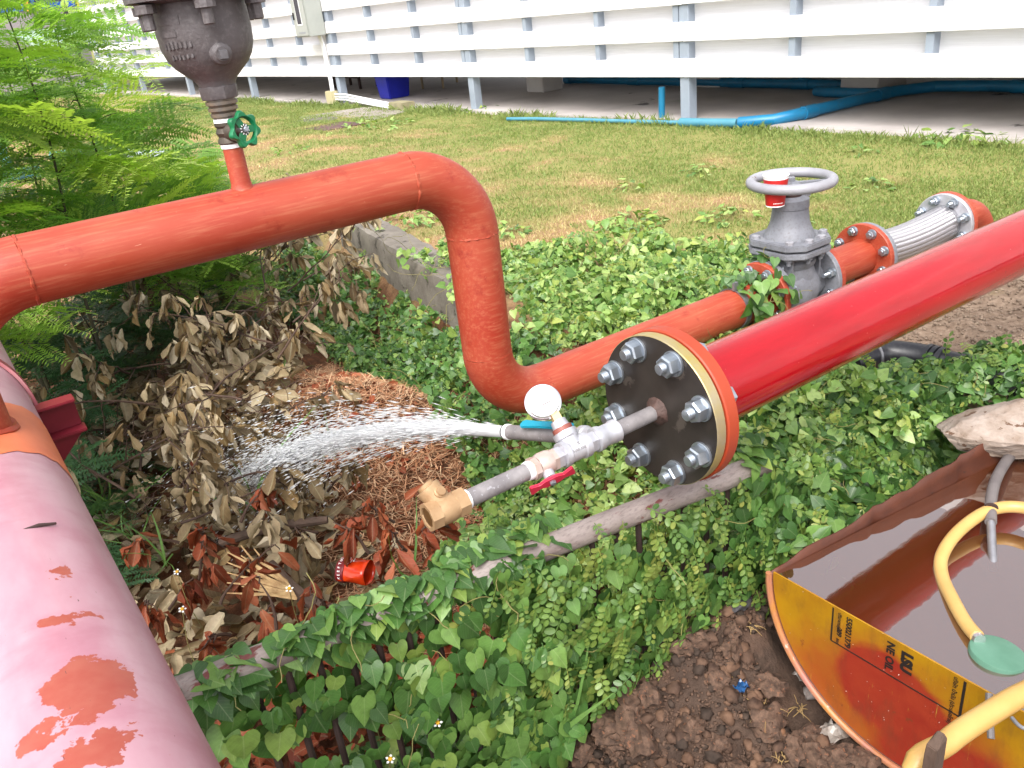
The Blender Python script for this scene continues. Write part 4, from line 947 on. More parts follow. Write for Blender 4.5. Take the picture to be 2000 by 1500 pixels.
# ------------------------------------------------------------------ far building, top left
fb = thing('far_grey_building', (-2, 27, .4), 'grey building with blue window frames far beyond the shrubs', 'building')
top = AY(60, 20, 27).z
MB().abox((-30, 27, .3), (4.6, 27.6, top)).build('wall', GREYWALL, fb, smooth=0)
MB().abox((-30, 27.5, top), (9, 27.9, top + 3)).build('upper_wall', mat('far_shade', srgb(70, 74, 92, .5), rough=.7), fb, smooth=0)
for x0 in np.arange(-6.5, 6, 1.25):
    f_ = MB().abox((x0, 26.95, top), (x0 + 1.05, 27.05, top + .14)); f_.abox((x0, 26.95, top + .9), (x0 + 1.05, 27.05, top + 1.0)); f_.abox((x0, 26.952, top + .141), (x0 + .09, 27.048, top + .899)); f_.abox((x0 + .96, 26.952, top + .141), (x0 + 1.05, 27.048, top + .899))
    w_ = f_.build('window_frame', BLUEFR, fb, smooth=0)
    MB().abox((x0 + .09, 27.0, top + .14), (x0 + .96, 27.02, top + .9)).build('window_pane', GLASSD, w_, smooth=0)
    MB().abox((x0 + 1.1, 26.9, top - .02), (x0 + 1.18, 27.0, top + 1.5)).build('yellow_post', YELP, fb, smooth=0)
for u in (130,):
    q = AY(u, 30, 26.7); MB().abox((q.x - .05, 26.6, .3), (q.x + .05, 26.8, top + .1)).build('downpipe', DARK, fb, smooth=0)
q = AY(115, 72, 13); tag(MB().box((q.x, q.y, q.z), (.45, .1, 0), (-.05, .5, .1), (0, 0, .02)).build('roof_sheet', SHEETM, smooth=0), 'pale green roof sheet glimpsed through the feathery shrubs', 'roof sheet')
# things on the ground behind the shrubs
tag(MB().tube([AZ(205, 300, .52), AZ(335, 305, .52)], .06, 18).build('grey_pipe', mat('pale_grey_pipe', srgb(196, 206, 214, .7), rough=.45)), 'pale grey pipe lying on the lawn behind the feathery shrubs', 'pipe')
bs = thing('blue_pipework', tuple(AZ(40, 350, .3)), 'bright blue pipework half hidden by the shrubs at the left edge', 'pipe')
MB().tube([AZ(-40, 352, .45), AZ(75, 335, .5)], .06, 18).build('pipe_run', PVC_F, bs); MB().tube([AZ(22, 345, .5), AZ(22, 345, .5) + Vector((0, 0, .4))], .05, 16).build('riser', PVC_F, bs)
MB().tube([AZ(100, 305, .5), AZ(235, 290, .5)], .05, 16).build('pipe_run', PVC_F, bs)

# ------------------------------------------------------------------ kerb along the pit
kb = MB(); n = 34; vs = []; fs = []
for i in range(n + 1):
    y = 2.72 + (4.45 - 2.72) * i / n; x = float(kerb_x(y)); j = lambda s: random.uniform(-s, s)
    for (dx, z) in ((-.006, .06), (0, .30), (.0, .548), (.012, .582), (.10, .587), (.165, .584), (.178, .55), (.178, .3)):
        vs.append((x + dx + j(.004), y + j(.01), z + j(.004)))
for i in range(n):
    for k in range(7): fs.append((i * 8 + k, i * 8 + k + 1, (i + 1) * 8 + k + 1, (i + 1) * 8 + k))
fs += [tuple(range(8)), tuple(n * 8 + k for k in range(8))[::-1]]
tag(kb.add(vs, fs).build('concrete_kerb', CONC, smooth=50), 'weathered concrete kerb edging the pit beside the lawn', 'kerb')

# ------------------------------------------------------------------ rail with bars
RA, RBp = Vector((-.55, 1.274, .65)), Vector((1.235, .993, .65))
def rl(x): return RA + (RBp - RA) * ((x - RA.x) / (RBp.x - RA.x))
rf = thing('rail_fence', tuple(rl(.5) - Vector((0, 0, .45))), 'low rail fence of worn pipe on thin rusty bars, overgrown by vines', 'fence')
MB().tube([rl(x) + Vector((0, 0, .0015 * math.sin(x * 9))) for x in np.linspace(-.55, 1.235, 30)], .0242, 28).build('rail', RAILM, rf)
x = -.4
while x < 1.20:
    q = rl(x); MB().tube([q - Vector((0, 0, .012)), q + Vector((random.uniform(-.004, .004), random.uniform(-.004, .004), -.46))], .0065, 8).build('bar', BARM, rf); x += .055 + random.uniform(-.004, .004)
MB().tube([rl(xx) - Vector((0, 0, .43)) for xx in (-.5, 1.15)], .012, 8).build('bottom_rail', BARM, rf)
# ------------------------------------------------------------------ half drum trough
DC = Vector((1.112, .872, .497)); DV = Vector((.014, -1, 0)).normalized(); DA = Vector((.992, -.125, 0)).normalized(); DA = Vector((1, -.11, .085)).normalized()
RD = .285; dc = DC + DV * RD
dt = thing('half_drum_trough', (dc.x + .42, dc.y, dc.z - RD), 'yellow oil drum cut in half lengthwise, splashed red and full of water', 'drum')
LD = .88
vs, fs, n = [], [], 40
lift = lambda x: .012 * math.sin(x * 7) * math.sin(x * 17 + 1)
def drum_pt(a, x, r, dz=0): return dc + DA * x - DV * r * math.cos(a) + Vector((0, 0, -r * math.sin(a) + dz))
m_ = 44
for i in range(m_ + 1):
    x = LD * i / m_
    bead = .006 * (math.exp(-((x - .30) / .012) ** 2) + math.exp(-((x - .58) / .012) ** 2))
    for k in range(n + 1):
        a = PI * k / n; rim = 1 if k in (0, n) else 0
        dz = (.003 + .006 * float(vnoise(x * 22, k)) ) * rim if 1 < i < m_ - 1 else 0
        vs.append(drum_pt(a, x, RD + bead - .002, dz + (0.004 if rim else 0)))
for i in range(m_):
    for k in range(n): fs.append((i * (n + 1) + k, i * (n + 1) + k + 1, (i + 1) * (n + 1) + k + 1, (i + 1) * (n + 1) + k))
shell = MB().add(vs, fs).build('shell', RUSTIN, dt)
sm = shell.modifiers.new('thickness', 'SOLIDIFY'); sm.thickness = .0025; sm.offset = 0
def m_lid():
    t = NT('yellow_drum_end'); co = t.coord(); n_ = t.N('TexNoise'); t.link(co, n_.inputs['Vector']); n_.inputs['Scale'].default_value = 8; n_.inputs['Detail'].default_value = 8
    o0 = Vector(dt['_loc'])
    def blob(y, z, r, wy=1.0, wz=1.0, ns=.16, sharp=.06):
        sub = t.N('VectorMath', operation='SUBTRACT'); t.link(co, sub.inputs[0]); sub.inputs[1].default_value = (0, y - o0.y, z - o0.z)
        ml = t.N('VectorMath', operation='MULTIPLY'); t.link(sub.outputs[0], ml.inputs[0]); ml.inputs[1].default_value = (0, wy, wz)
        ln = t.N('VectorMath', operation='LENGTH'); t.link(ml.outputs[0], ln.inputs[0])
        d = t.math('ADD', ln.outputs['Value'], t.math('MULTIPLY', t.math('SUBTRACT', n_.outputs['Fac'], .5), ns))
        return t.ramp(d, r, r + sharp, (1, 1, 1, 1), (0, 0, 0, 1))
    yel = t.mixc(t.ramp(t.noise(co, 14, 5), .3, .7), srgb(214, 160, 18, .54), srgb(196, 136, 20, .52))
    org = t.mixc(t.ramp(t.noise(t.scale(co, (1, 1, .5)), 12, 5), .3, .7), srgb(204, 96, 38, .5), srgb(200, 116, 36, .5))
    redc = t.mixc(t.ramp(t.noise(co, 20, 5), .3, .7), srgb(184, 54, 36, .48), srgb(196, 70, 42, .5))
    c = t.mixc(blob(dc.y + .02, dc.z - .23, .15, .8, 1.0, .22, .08), yel, org)
    c = t.mixc(blob(dc.y + .01, dc.z - .135, .085, .85, 1.0, .13, .022), c, redc)
    c = t.mixc(blob(dc.y - .10, dc.z - .25, .09, .8, 1.0, .12, .03), c, redc)
    spk = t.ramp(t.noise(co, 150, 2), .745, .76); c = t.mixc(spk, c, (.75, .70, .62, 1))
    rs = t.ramp(t.noise(co, 30, 8, .7), .66, .70); c = t.mixc(rs, c, srgb(142, 70, 40, .6))
    dirt_ = t.ramp(t.noise(t.scale(co, (1, 3, 1)), 9, 7, .7), .50, .72); c = t.mixc(t.math('MULTIPLY', dirt_, .45), c, srgb(120, 78, 50, .5)); c = t.mixc(t.ramp(t.noise(t.scale(co, (1, 30, 2)), 8, 4), .68, .72), c, srgb(222, 170, 70, .5))
    t.link(c, t.b.inputs['Base Color']); t.b.inputs['Roughness'].default_value = .45
    t.bump(t.noise(co, 26, 5), .3, .004); return t.m
LIDM = m_lid()
vs = [drum_pt(PI * k / n, .004, RD - .001) for k in range(n + 1)]
mb = MB(); mb.add(vs + [v + DA * .003 for v in vs], [tuple(range(n + 1))[::-1], tuple(range(n + 1, 2 * n + 2))] + [(k, k + 1, n + 2 + k, n + 1 + k) for k in range(n)] + [(0, n, 2 * n + 1, n + 1)])
end = mb.build('end_plate', LIDM, dt, smooth=0)
vs = [drum_pt(PI * k / n, LD - .006, RD - .001) for k in range(n + 1)]
MB().add(vs + [v + DA * .003 for v in vs], [tuple(range(n + 1))[::-1], tuple(range(n + 1, 2 * n + 2))]).build('end_plate', RUSTIN, dt, smooth=0)
MB().tube([drum_pt(PI * k / n, -.003, RD + .001) for k in range(n + 1)], .0065, 8).build('chime', mat('pinkish_worn_chime', srgb(206, 140, 60, .66), srgb(196, 130, 124, .62), 14, .4, wear=srgb(220, 200, 190, .7), wt=.64, ws=40), dt)
# markings on the end plate
THAI = None
try: THAI = bpy.data.fonts.load(bpy.utils.system_resource('DATAFILES', path='fonts') + '/NotoSansThai-VariableFont_wdth,wght.woff2')
except Exception: THAI = None
EN = (-DA).normalized()
def ep(d, h, o=.0012):   # d along the chord from the left corner, h below the chord, on the plate's outer face
    return dc - DV * RD + DV * d + Vector((0, 0, -h)) + DA * .004 + EN * o
def line_on(d0, h0, d1, h1, w):
    a, b = ep(d0, h0, .0004), ep(d1, h1, .0004); t = (b - a).normalized(); nn = t.cross(EN)
    MB().box((a + b) / 2, (b - a) / 2, nn * w, EN * .0004).build('printed_line', BLACKINK, dt, smooth=0)
line_on(.142, .004, .142, .084, .0016); line_on(.142, .084, .392, .084, .0013); line_on(.392, .004, .392, .084, .0024)
rdn, upn = Vector((0, 0, -1)), DV
flat_text(dt, '550021379', ep(.172, .006), rdn, upn, .0160, BLACKINK, .0003, 'printed_text', .0004)
flat_text(dt, '209', ep(.154, .042), rdn, upn, .0140, BLACKINK, .0003, 'printed_text', .0003)
flat_text(dt, 'ปริมาตรสุทธิ', ep(.154, .007), rdn, upn, .0095, BLACKINK, .0003, 'printed_text')
flat_text(dt, 'ลิตร', ep(.154, .069), rdn, upn, .0080, BLACKINK, .0003, 'printed_text')
flat_text(dt, 'NE OIL', ep(.254, .008), rdn, upn, .0210, BLACKINK, .0003, 'printed_text', .0006)
flat_text(dt, 'LSU', ep(.283, .012), rdn, upn, .0270, BLACKINK, .0003, 'printed_text', .0018)
flat_text(dt, 'บริษัท น้ำมัน (ประเทศไทย)', ep(.374, .004), rdn, upn, .0105, BLACKINK, .0003, 'printed_text')
# rusty nicks on the rim
# water
t = NT('still_water'); n_ = t.n; fr = t.N('Fresnel'); fr.inputs['IOR'].default_value = 3.6
tr = t.N('BsdfTransparent'); tr.inputs['Color'].default_value = (.85, .74, .66, 1); gl = t.N('BsdfGlossy'); gl.inputs['Roughness'].default_value = .015; gl.inputs['Color'].default_value = (1, 1, 1, 1)
bp = t.N('Bump'); bp.inputs['Strength'].default_value = .05; bp.inputs['Distance'].default_value = .004; t.link(t.noise(t.coord(), 14, 2), bp.inputs['Height'])
t.link(bp.outputs[0], gl.inputs['Normal']); ms = t.N('MixShader'); dfm = t.N('BsdfDiffuse'); dfm.inputs['Color'].default_value = srgb(150, 82, 46, .6); mm = t.N('MixShader'); mm.inputs[0].default_value = .35; t.link(tr.outputs[0], mm.inputs[1]); t.link(dfm.outputs[0], mm.inputs[2]); t.link(fr.outputs[0], ms.inputs[0]); t.link(mm.outputs[0], ms.inputs[1]); t.link(gl.outputs[0], ms.inputs[2]); t.link(ms.outputs[0], t.out.inputs['Surface'])
WATERM = t.m
wz = dc.z - .0035; wr = RD - .0045
DH = Vector((DA.x, DA.y, 0)).normalized(); wv = []
for k in range(13):
    a = .0075 + (LD - .016) * k / 12; wv.append((a, math.sqrt(max(wr ** 2 - (a * .085) ** 2, 0)) - .001))
wv = [dc + DH * a - DV * b + Vector((0, 0, wz - dc.z)) for a, b in wv] + [dc + DH * a + DV * b + Vector((0, 0, wz - dc.z)) for a, b in reversed(wv)]
wo = MB().add(wv, [tuple(range(len(wv)))]).build('trough_water', WATERM, smooth=0)
if wo.data.polygons[0].normal.z < 0: wo.data.flip_normals()
tag(wo, 'still brown tinted water filling the half drum', 'water')
# hoses in the trough
W_ = lambda u, v, z: AZ(u, v, z)
hp_ = [Vector((2.75, .10, .26)), Vector((2.45, .22, .30)), Vector((2.20, .34, .56)), Vector((2.02, .44, .60)), W_(2110, 1040, .545), W_(2060, 1010, .54), W_(1985, 990, .535), W_(1925, 1000, .53), W_(1870, 1040, .52), W_(1840, 1085, .505), W_(1840, 1125, .495), W_(1860, 1170, .500), W_(1885, 1215, .503), W_(1908, 1243, .506)]
def smooth_path(P, k=6):
    P = [Vector(p) for p in P]; out = []
    for i in range(len(P) - 1):
        p0, p1, p2, p3 = P[max(i - 1, 0)], P[i], P[i + 1], P[min(i + 2, len(P) - 1)]
        for j in range(k):
            t = j / k; out.append(.5 * ((2 * p1) + (p2 - p0) * t + (2 * p0 - 5 * p1 + 4 * p2 - p3) * t * t + (3 * p1 - p0 - 3 * p2 + p3) * t ** 3))
    return out + [P[-1]]
yh = thing('yellow_hose', tuple(W_(1840, 1100, .47)), 'yellow hose looping into the drum water to a green lid', 'hose')
MB().tube(smooth_path(hp_), .0125, 16).build('tube', HOSE, yh)
e_ = hp_[-1]; ed = (hp_[-1] - hp_[-2]).normalized()
MB().tube([e_ - ed * .012, e_ + ed * .010], .0105, 12).build('foil_ferrule', mat('foil', (.75, .75, .76, 1), rough=.2, metal=.9, bump=.8, bs=140, bd=.002), yh)
lidc = W_(1950, 1278, .494); la = Vector((.12, -.05, 1)).normalized()
MB().lathe(lidc, la, [(-.018, .041), (-.018, .045), (.0, .0465), (.004, .045), (.0055, .040), (.0055, .001)], 40).build('strainer_lid', MINT, yh)
gh = thing('grey_suction_tube', tuple(W_(1935, 1100, .47)), 'grey rubber tube with metal tip hanging from under the rock', 'tube')
gp = [W_(1995, 862, .500), W_(1968, 897, .520), W_(1946, 935, .538), W_(1936, 975, .535), W_(1935, 1020, .525)]
MB().tube(smooth_path(gp), .0115, 16).build('rubber_sleeve', HOSEG, gh)
MB().tube([W_(1935, 1016, .526), W_(1940, 1112, .482)], .0082, 16).build('metal_tip', GALV, gh)
MB().lathe(W_(1936, 992, .538), (gp[-1] - gp[-2]), [(-.002, .0118), (-.001, .0132), (.001, .0132), (.002, .0118)], 20).build('wire_tie', BARM, gh)
# front hose and wooden stake
fh = [Vector((.90, .30, .40)), W_(1790, 1520, .62), W_(1850, 1450, .64), W_(1930, 1395, .645), W_(2010, 1350, .64), W_(2120, 1310, .62), W_(2250, 1262, .60), Vector((1.75, .10, .50)), Vector((2.1, .0, .27)), Vector((2.6, -.1, .25))]
tag(MB().tube(smooth_path(fh), .0155, 18).build('thick_yellow_hose', HOSE), 'thick yellow hose crossing in front of the drum end, bottom right corner', 'hose')
sk = W_(1829, 1443, .72); mb = MB(); v_ = []
for (z, w, dx) in ((-.5, .012, 0), (-.02, .0115, .001), (-.006, .011, .002), (.0, .006, .005)):
    for a, b in ((-1, -.8), (1, -.8), (1, .8), (-1, .8)): v_.append((sk.x + dx + a * w, sk.y + b * w * .8, sk.z + z + (.004 if a > 0 else -.003)))
mb.add(v_, [(k + 4 * i, (k + 1) % 4 + 4 * i, (k + 1) % 4 + 4 * i + 4, k + 4 * i + 4) for i in range(3) for k in range(4)] + [(3, 2, 1, 0), (12, 13, 14, 15)])
tag(mb.build('wooden_stake', BARK, smooth=0, bevel=.001), 'rough wooden stake holding the thick hose in front of the drum', 'stake')
tag(MB().tube([W_(1930, 1365, .502) + Vector((0, 0, .012)), W_(1937, 1390, .50) + Vector((-.004, 0, -.01)), W_(1945, 1412, .50) + Vector((-.006, 0, -.03))], [.006, .0058, .0055], 9).build('bent_rim_tab', HOSEG), 'short grey rubber scrap hooked over the drum rim', 'scrap')
tag(MB().tube(smooth_path([W_(1975, 1405, .5) + Vector((0, 0, .004)), W_(2000, 1420, .5) + Vector((-.006, 0, .003)), W_(2040, 1428, .5) + Vector((-.006, 0, .004))]), .0032, 8).build('rim_wire', GALV), 'bent grey wire lying over the drum rim at the right edge', 'wire')

# ------------------------------------------------------------------ rock, black pipe, soil
def lump(name, r, sub, amp, freq, mat, squash=(1, 1, 1), seed=0, flat=None):
    bm = bmesh.new(); bmesh.ops.create_icosphere(bm, subdivisions=sub, radius=1)
    from mathutils import noise as mn
    for v in bm.verts:
        d = 1 + amp * mn.noise(v.co * freq + Vector((seed * 7.3, seed * 3.1, 0))) + amp * .45 * mn.noise(v.co * freq * 2.7 + Vector((seed, 9, 4))) + amp * .25 * mn.noise(v.co * freq * 6 + Vector((seed, 2, 4)))
        c = v.co * d
        if flat:
            for (nv, dd) in flat:
                nv = Vector(nv).normalized(); e = c.dot(nv) - dd
                if e > 0: c -= nv * e * .88
        v.co = Vector((c.x * squash[0], c.y * squash[1], c.z * squash[2])) * r
    me = bpy.data.meshes.new(name); bm.to_mesh(me); bm.free(); me.materials.append(mat); me.shade_smooth(); me.set_sharp_from_angle(angle=math.radians(38)); return me
def hull_rock(name, pts, mat_, cuts, amp, label, cat):
    from mathutils import noise as mn
    bm = bmesh.new(); c = sum((Vector(p) for p in pts), Vector()) / len(pts)
    for p in pts: bm.verts.new(Vector(p) - c)
    r = bmesh.ops.convex_hull(bm, input=bm.verts); bmesh.ops.delete(bm, geom=[v for v in bm.verts if not v.link_faces], context='VERTS')
    bmesh.ops.triangulate(bm, faces=bm.faces); bmesh.ops.subdivide_edges(bm, edges=bm.edges, cuts=cuts, use_grid_fill=True, smooth=.12)
    bm.normal_update()
    for v in bm.verts:
        q = v.co; v.co = q + v.normal * amp * (mn.noise(q * 14) + .6 * mn.noise(Vector((q.x * 30, q.y * 30, q.z * 70))) + .35 * mn.noise(q * 90))
    me = bpy.data.meshes.new(name); bm.to_mesh(me); bm.free(); me.materials.append(mat_); me.shade_smooth(); me.set_sharp_from_angle(angle=math.radians(32))
    o = bpy.data.objects.new(name, me); COL.objects.link(o); o.location = c; return tag(o, label, cat)
RKP = [AZ(1842, 846, .565), AZ(1905, 815, .60), AZ(1965, 806, .62), AZ(2012, 776, .645), AZ(2090, 800, .63), AZ(1872, 879, .53), AZ(1935, 892, .517), AZ(2000, 896, .512), AZ(2100, 890, .51), AZ(1880, 856, .567), AZ(2000, 868, .572), AZ(2110, 850, .58)]
RKP += [p + Vector((.03, .10, -.07)) for p in RKP[1:5]]
hull_rock('rock', RKP, ROCKM, 12, .0055, 'large pale wedge shaped rock resting over the far end of the drum', 'rock')
bp_ = thing('black_plastic_pipe', tuple(AZ(1820, 700, .45)), 'black plastic pipe with ribbed joints under the red pipe', 'pipe')
P_ = [AZ(1660, 712, .545), AZ(1720, 692, .545), AZ(1790, 697, .545), AZ(1850, 712, .545), AZ(1920, 728, .545), AZ(1975, 745, .54), AZ(2010, 775, .50), AZ(2020, 830, .42)]
SP = smooth_path(P_, 5); MB().tube(SP, .040, 24).build('run', BLACKPL, bp_)
for i in (12, 13, 14, 27, 29): MB().lathe(SP[i], SP[i + 1] - SP[i], [(-.008, .040), (-.006, .0455), (.006, .0455), (.008, .040)], 28).build('joint_ring', BLACKPL, bp_)
MB().lathe(SP[4], SP[5] - SP[4], [(-.004, .040), (-.003, .0435), (.004, .0435), (.005, .040)], 28).build('steel_band', GALV, bp_)

CL = [lump('clod', 1, 3, .62, 1.9, SOILM, (1, random.uniform(.7, 1), random.uniform(.55, .85)), k + 1, [((random.uniform(-1, 1), random.uniform(-1, 1), .6), .75)]) for k in range(7)]
def in_drum(x, y): return x > 1.075 and .25 < y < .90
cl_n = 0
while cl_n < 290:
    x, y = random.uniform(.5, 1.36), random.uniform(.42, 1.07)
    if in_drum(x, y): continue
    s = random.choice((.008, .010, .012, .015, .019, .024, .030, .036)) * random.uniform(.8, 1.2)
    M4 = Matrix.Translation((x, y, hz(x, y) + s * .5)) @ Matrix.Rotation(random.uniform(0, 6.28), 4, 'Z') @ Matrix.Rotation(random.uniform(-.5, .5), 4, 'X') @ Matrix.Scale(s, 4)
    place('clod', CL[cl_n % 7], M4, ground); cl_n += 1
def crumbs(n, x0, x1, y0, y1, smin, smax, mat, name, avoid=None):
    ico = np.array([(0, 0, 1), (.9, 0, .1), (-.3, .85, 0), (-.5, -.7, .1), (.2, -.1, -.9)]); F = np.array([(0, 1, 2), (0, 2, 3), (0, 3, 1), (4, 2, 1), (4, 3, 2), (4, 1, 3)])
    Ms = []
    while len(Ms) < n:
        x, y = random.uniform(x0, x1), random.uniform(y0, y1)
        if avoid and avoid(x, y): continue
        s = random.uniform(smin, smax); Ms.append(Matrix.Translation((x, y, hz(x, y) + s * .3)) @ Matrix.Rotation(random.uniform(0, 6.28), 4, (random.random(), random.random(), 1)) @ Matrix.Diagonal((s * random.uniform(.6, 1.3), s, s * .7, 1)))
    return bulk(name, (ico, F, np.zeros((5, 2))), Ms, mat, ground)
crumbs(7000, .45, 1.36, .40, 1.09, .0018, .008, SOILM, 'soil_crumbs', in_drum)
crumbs(2600, 1.75, 3.1, .85, 1.5, .003, .010, mat('dry_dirt_chip', srgb(190, 168, 146, .62), srgb(140, 116, 98, .56), 30, .9), 'dirt_chips')

for k_ in range(3):      # small clods, too many to pick apart
    me_ = lump('tmp', 1, 2, .6, 1.8, SOILM, (1, .8, .7), 30 + k_); Vt = np.array([v.co[:] for v in me_.vertices]); Ft = np.array([tuple(p.vertices) for p in me_.polygons]); bpy.data.meshes.remove(me_); Ms = []
    while len(Ms) < 620:
        x, y = random.uniform(.45, 1.36), random.uniform(.40, 1.09)
        if in_drum(x, y): continue
        sz = random.choice((.004, .005, .006, .008, .010, .013, .016)) * random.uniform(.8, 1.25); Ms.append(Matrix.Translation((x, y, hz(x, y) + sz * .4)) @ Matrix.Rotation(random.uniform(0, 6.28), 4, (random.random(), random.random(), 1)) @ Matrix.Scale(sz, 4))
    bulk('small_clods', (Vt, Ft, np.zeros((len(Vt), 2))), Ms, SOILS[k_], ground)
def on_soil(u, v, z=.205):
    p = AZ(u, v, z)
    for _ in range(6): p = AZ(u, v, hz(p.x, p.y))
    return p
q = on_soil(1448, 1352)
def scrap(name, c, w, h, mat, amp, label, cat, seed, th=.0006):
    mb = MB(); n = 9; vs = []; fs = []; rnd = random.Random(seed)
    for i in range(n):
        for k in range(n):
            a, b = i / (n - 1) - .5, k / (n - 1) - .5; e = 1 - .25 * (rnd.random() if i in (0, n - 1) or k in (0, n - 1) else 0)
            vs.append((c.x + (a * w * e) , c.y + b * h * e, c.z + .004 + amp * (rnd.random() * .6 + .5 * math.sin(a * 9 + seed) * math.cos(b * 8))))
    for i in range(n - 1):
        for k in range(n - 1): fs.append((i * n + k, (i + 1) * n + k, (i + 1) * n + k + 1, i * n + k + 1))
    o = mb.add(vs, fs).build(name, mat, smooth=25); md = o.modifiers.new('thickness', 'SOLIDIFY'); md.thickness = th; return tag(o, label, cat)
scrap('plastic_scrap', q + Vector((0, 0, .006)), .034, .026, BLUEBAG, .014, 'crumpled blue plastic scrap on the bare soil', 'litter', 3)
q = on_soil(1625, 1440); scrap('plastic_bag', q + Vector((-.01, 0, .004)), .085, .05, BAGW, .016, 'grimy white torn plastic bag beside the drum base', 'bag', 5)
q = on_soil(1575, 1330); scrap('plastic_bag', q + Vector((0, 0, .006)), .04, .05, BAGW, .02, 'dirty white plastic scrap tucked against the drum above the pipe stub', 'litter', 8)
q = on_soil(1590, 1362); tag(MB().lathe(q + Vector((-.015, .012, .012)), (.8, -.6, .05), [(0, .011), (0, .0135), (.07, .0135), (.07, .011)], 22, closed=True).build('grey_pipe_stub', mat('muddy_grey_pvc', srgb(190, 182, 178, .65), srgb(140, 120, 108, .55), 60, .5)), 'short grey plastic pipe stub poking out below the drum', 'pipe')
q = on_soil(1443, 1187); tag(place('grey_stone', lump('grey_stone', 1, 3, .35, 1.3, STONEG, (1.2, .8, .6), 9), Matrix.Translation(q + Vector((0, 0, .012))) @ Matrix.Scale(.026, 4)), 'grey stone on the soil beside the vines and drum', 'stone')
q = on_soil(1288, 1308); tag(place('grey_stone', lump('grey_stone', 1, 3, .3, 1.3, STONEG, (1.3, .7, .4), 12), Matrix.Translation(q + Vector((0, 0, .008))) @ Matrix.Scale(.014, 4)), 'small flat pale grey stone near the left edge of the soil', 'stone')
q = on_soil(1522, 1434); tag(place('round_pebble', lump('round_pebble', 1, 3, .1, 1.0, mat('brown_pebble', srgb(150, 108, 78, .6), rough=.7), (1, 1, .85), 2), Matrix.Translation(q + Vector((0, 0, .008))) @ Matrix.Scale(.012, 4)), 'round brown pebble beside the dry grass roots', 'pebble')
def root_tuft(u, v, n, r, label):
    q = on_soil(u, v); mb = MB()
    for _ in range(n):
        a = random.uniform(0, 6.28); l = r * random.uniform(.4, 1); pts = []; p = q + Vector((random.uniform(-.01, .01), random.uniform(-.01, .01), .012)); d = Vector((math.cos(a), math.sin(a), random.uniform(.2, .9)))
        for k in range(6):
            pts.append(p.copy()); p = p + d * l / 6; d = d + Vector((random.uniform(-.5, .5), random.uniform(-.5, .5), -.35))
            p.z = max(p.z, hz(p.x, p.y) + .003)
        mb.tube(pts, [.0011, .0011, .001, .0009, .0008, .0005], 4)
    tag(mb.build('dry_grass_root', ROOTM), label, 'dry grass')
root_tuft(1490, 1395, 34, .055, 'large tangle of dry pale grass roots on the soil'); root_tuft(1560, 1390, 10, .04, 'thin dry grass roots right of the large tangle')
root_tuft(1430, 1322, 8, .025, 'small dry grass wisp above the blue plastic scrap'); root_tuft(1470, 1235, 8, .03, 'small dry grass wisp near the drum corner'); root_tuft(1530, 1490, 9, .03, 'dry grass wisp at the bottom edge of the picture'); root_tuft(1680, 1482, 8, .022, 'dry grass wisp in front of the torn white bag')

# ------------------------------------------------------------------ leaf templates
def leaf_tmpl(half, fold=.12, curl=.18, wave=0.0, n_mid=None):
    """half outline [(x,y)..] from base to tip -> (V, F quads, uv)"""
    m_ = len(half); V = []; U = []
    for (x, y) in half:
        ym = min(max(y, .10), 1.0)
        z = lambda xx, yy: fold * math.sqrt(xx * xx + .004) - curl * yy * yy + wave * math.sin(yy * 9 + xx * 6) * abs(xx)
        for xx, yy in ((0, ym), (x * .55, mix(ym, y, .6)), (x, y)): V.append((xx, yy, z(xx, yy))); U.append((xx, yy))
        for xx, yy in ((-x * .55, mix(ym, y, .6)), (-x, y)): V.append((xx, yy, z(xx, yy))); U.append((xx, yy))
    F = []
    for i in range(m_ - 1):
        a, b = i * 5, (i + 1) * 5
        F += [(a, a + 1, b + 1, b), (a + 1, a + 2, b + 2, b + 1), (b, b + 3, a + 3, a), (b + 3, b + 4, a + 4, a + 3)]
    return np.array(V), np.array(F), np.array(U)
HH = [(.03, .10), (.14, -.03), (.30, -.07), (.43, .01), (.50, .17), (.47, .38), (.37, .58), (.22, .78), (.09, .94), (.008, 1.06)]
HL = [(.04, .08), (.28, -.06), (.48, .14), (.44, .45), (.22, .78), (.01, 1.05)]
OB = [(.02, 0), (.10, .12), (.20, .34), (.25, .55), (.23, .76), (.13, .92), (.02, 1.0)]
EL = [(.02, 0), (.12, .12), (.19, .38), (.18, .62), (.10, .86), (.01, 1.0)]
RO_ = [(.03, 0), (.20, .10), (.31, .36), (.31, .62), (.21, .88), (.03, 1.0)]
def mesh_of(name, T, mat): return np_mesh(name, T[0], T[1], mat, T[2], smooth=True)
HT = [leaf_tmpl(HH, .06, .14, .05), leaf_tmpl(HH, .13, .26, .10), leaf_tmpl(HH, -.06, .10, .08), leaf_tmpl(HH, .20, .05, .14)]
HTL = [leaf_tmpl(HL, .15, .2), leaf_tmpl(HL, .3, .1), leaf_tmpl(HL, -.1, .25)]
HEART = [mesh_of('leaf', T, LEAF_A) for T in HT]; HEARTB = [mesh_of('leaf', T, LEAF_B) for T in HT]
DT = [leaf_tmpl(OB, .45, .25, .5), leaf_tmpl(OB, -.5, .5, .6), leaf_tmpl(OB, .9, -.3, .3), leaf_tmpl(EL, .6, .6, .7), leaf_tmpl(OB, 1.2, .2, .5)]
DEADM = [mesh_of('leaf', T, DEAD) for T in DT]; RUSTM = [mesh_of('leaf', T, RUSTL) for T in DT]
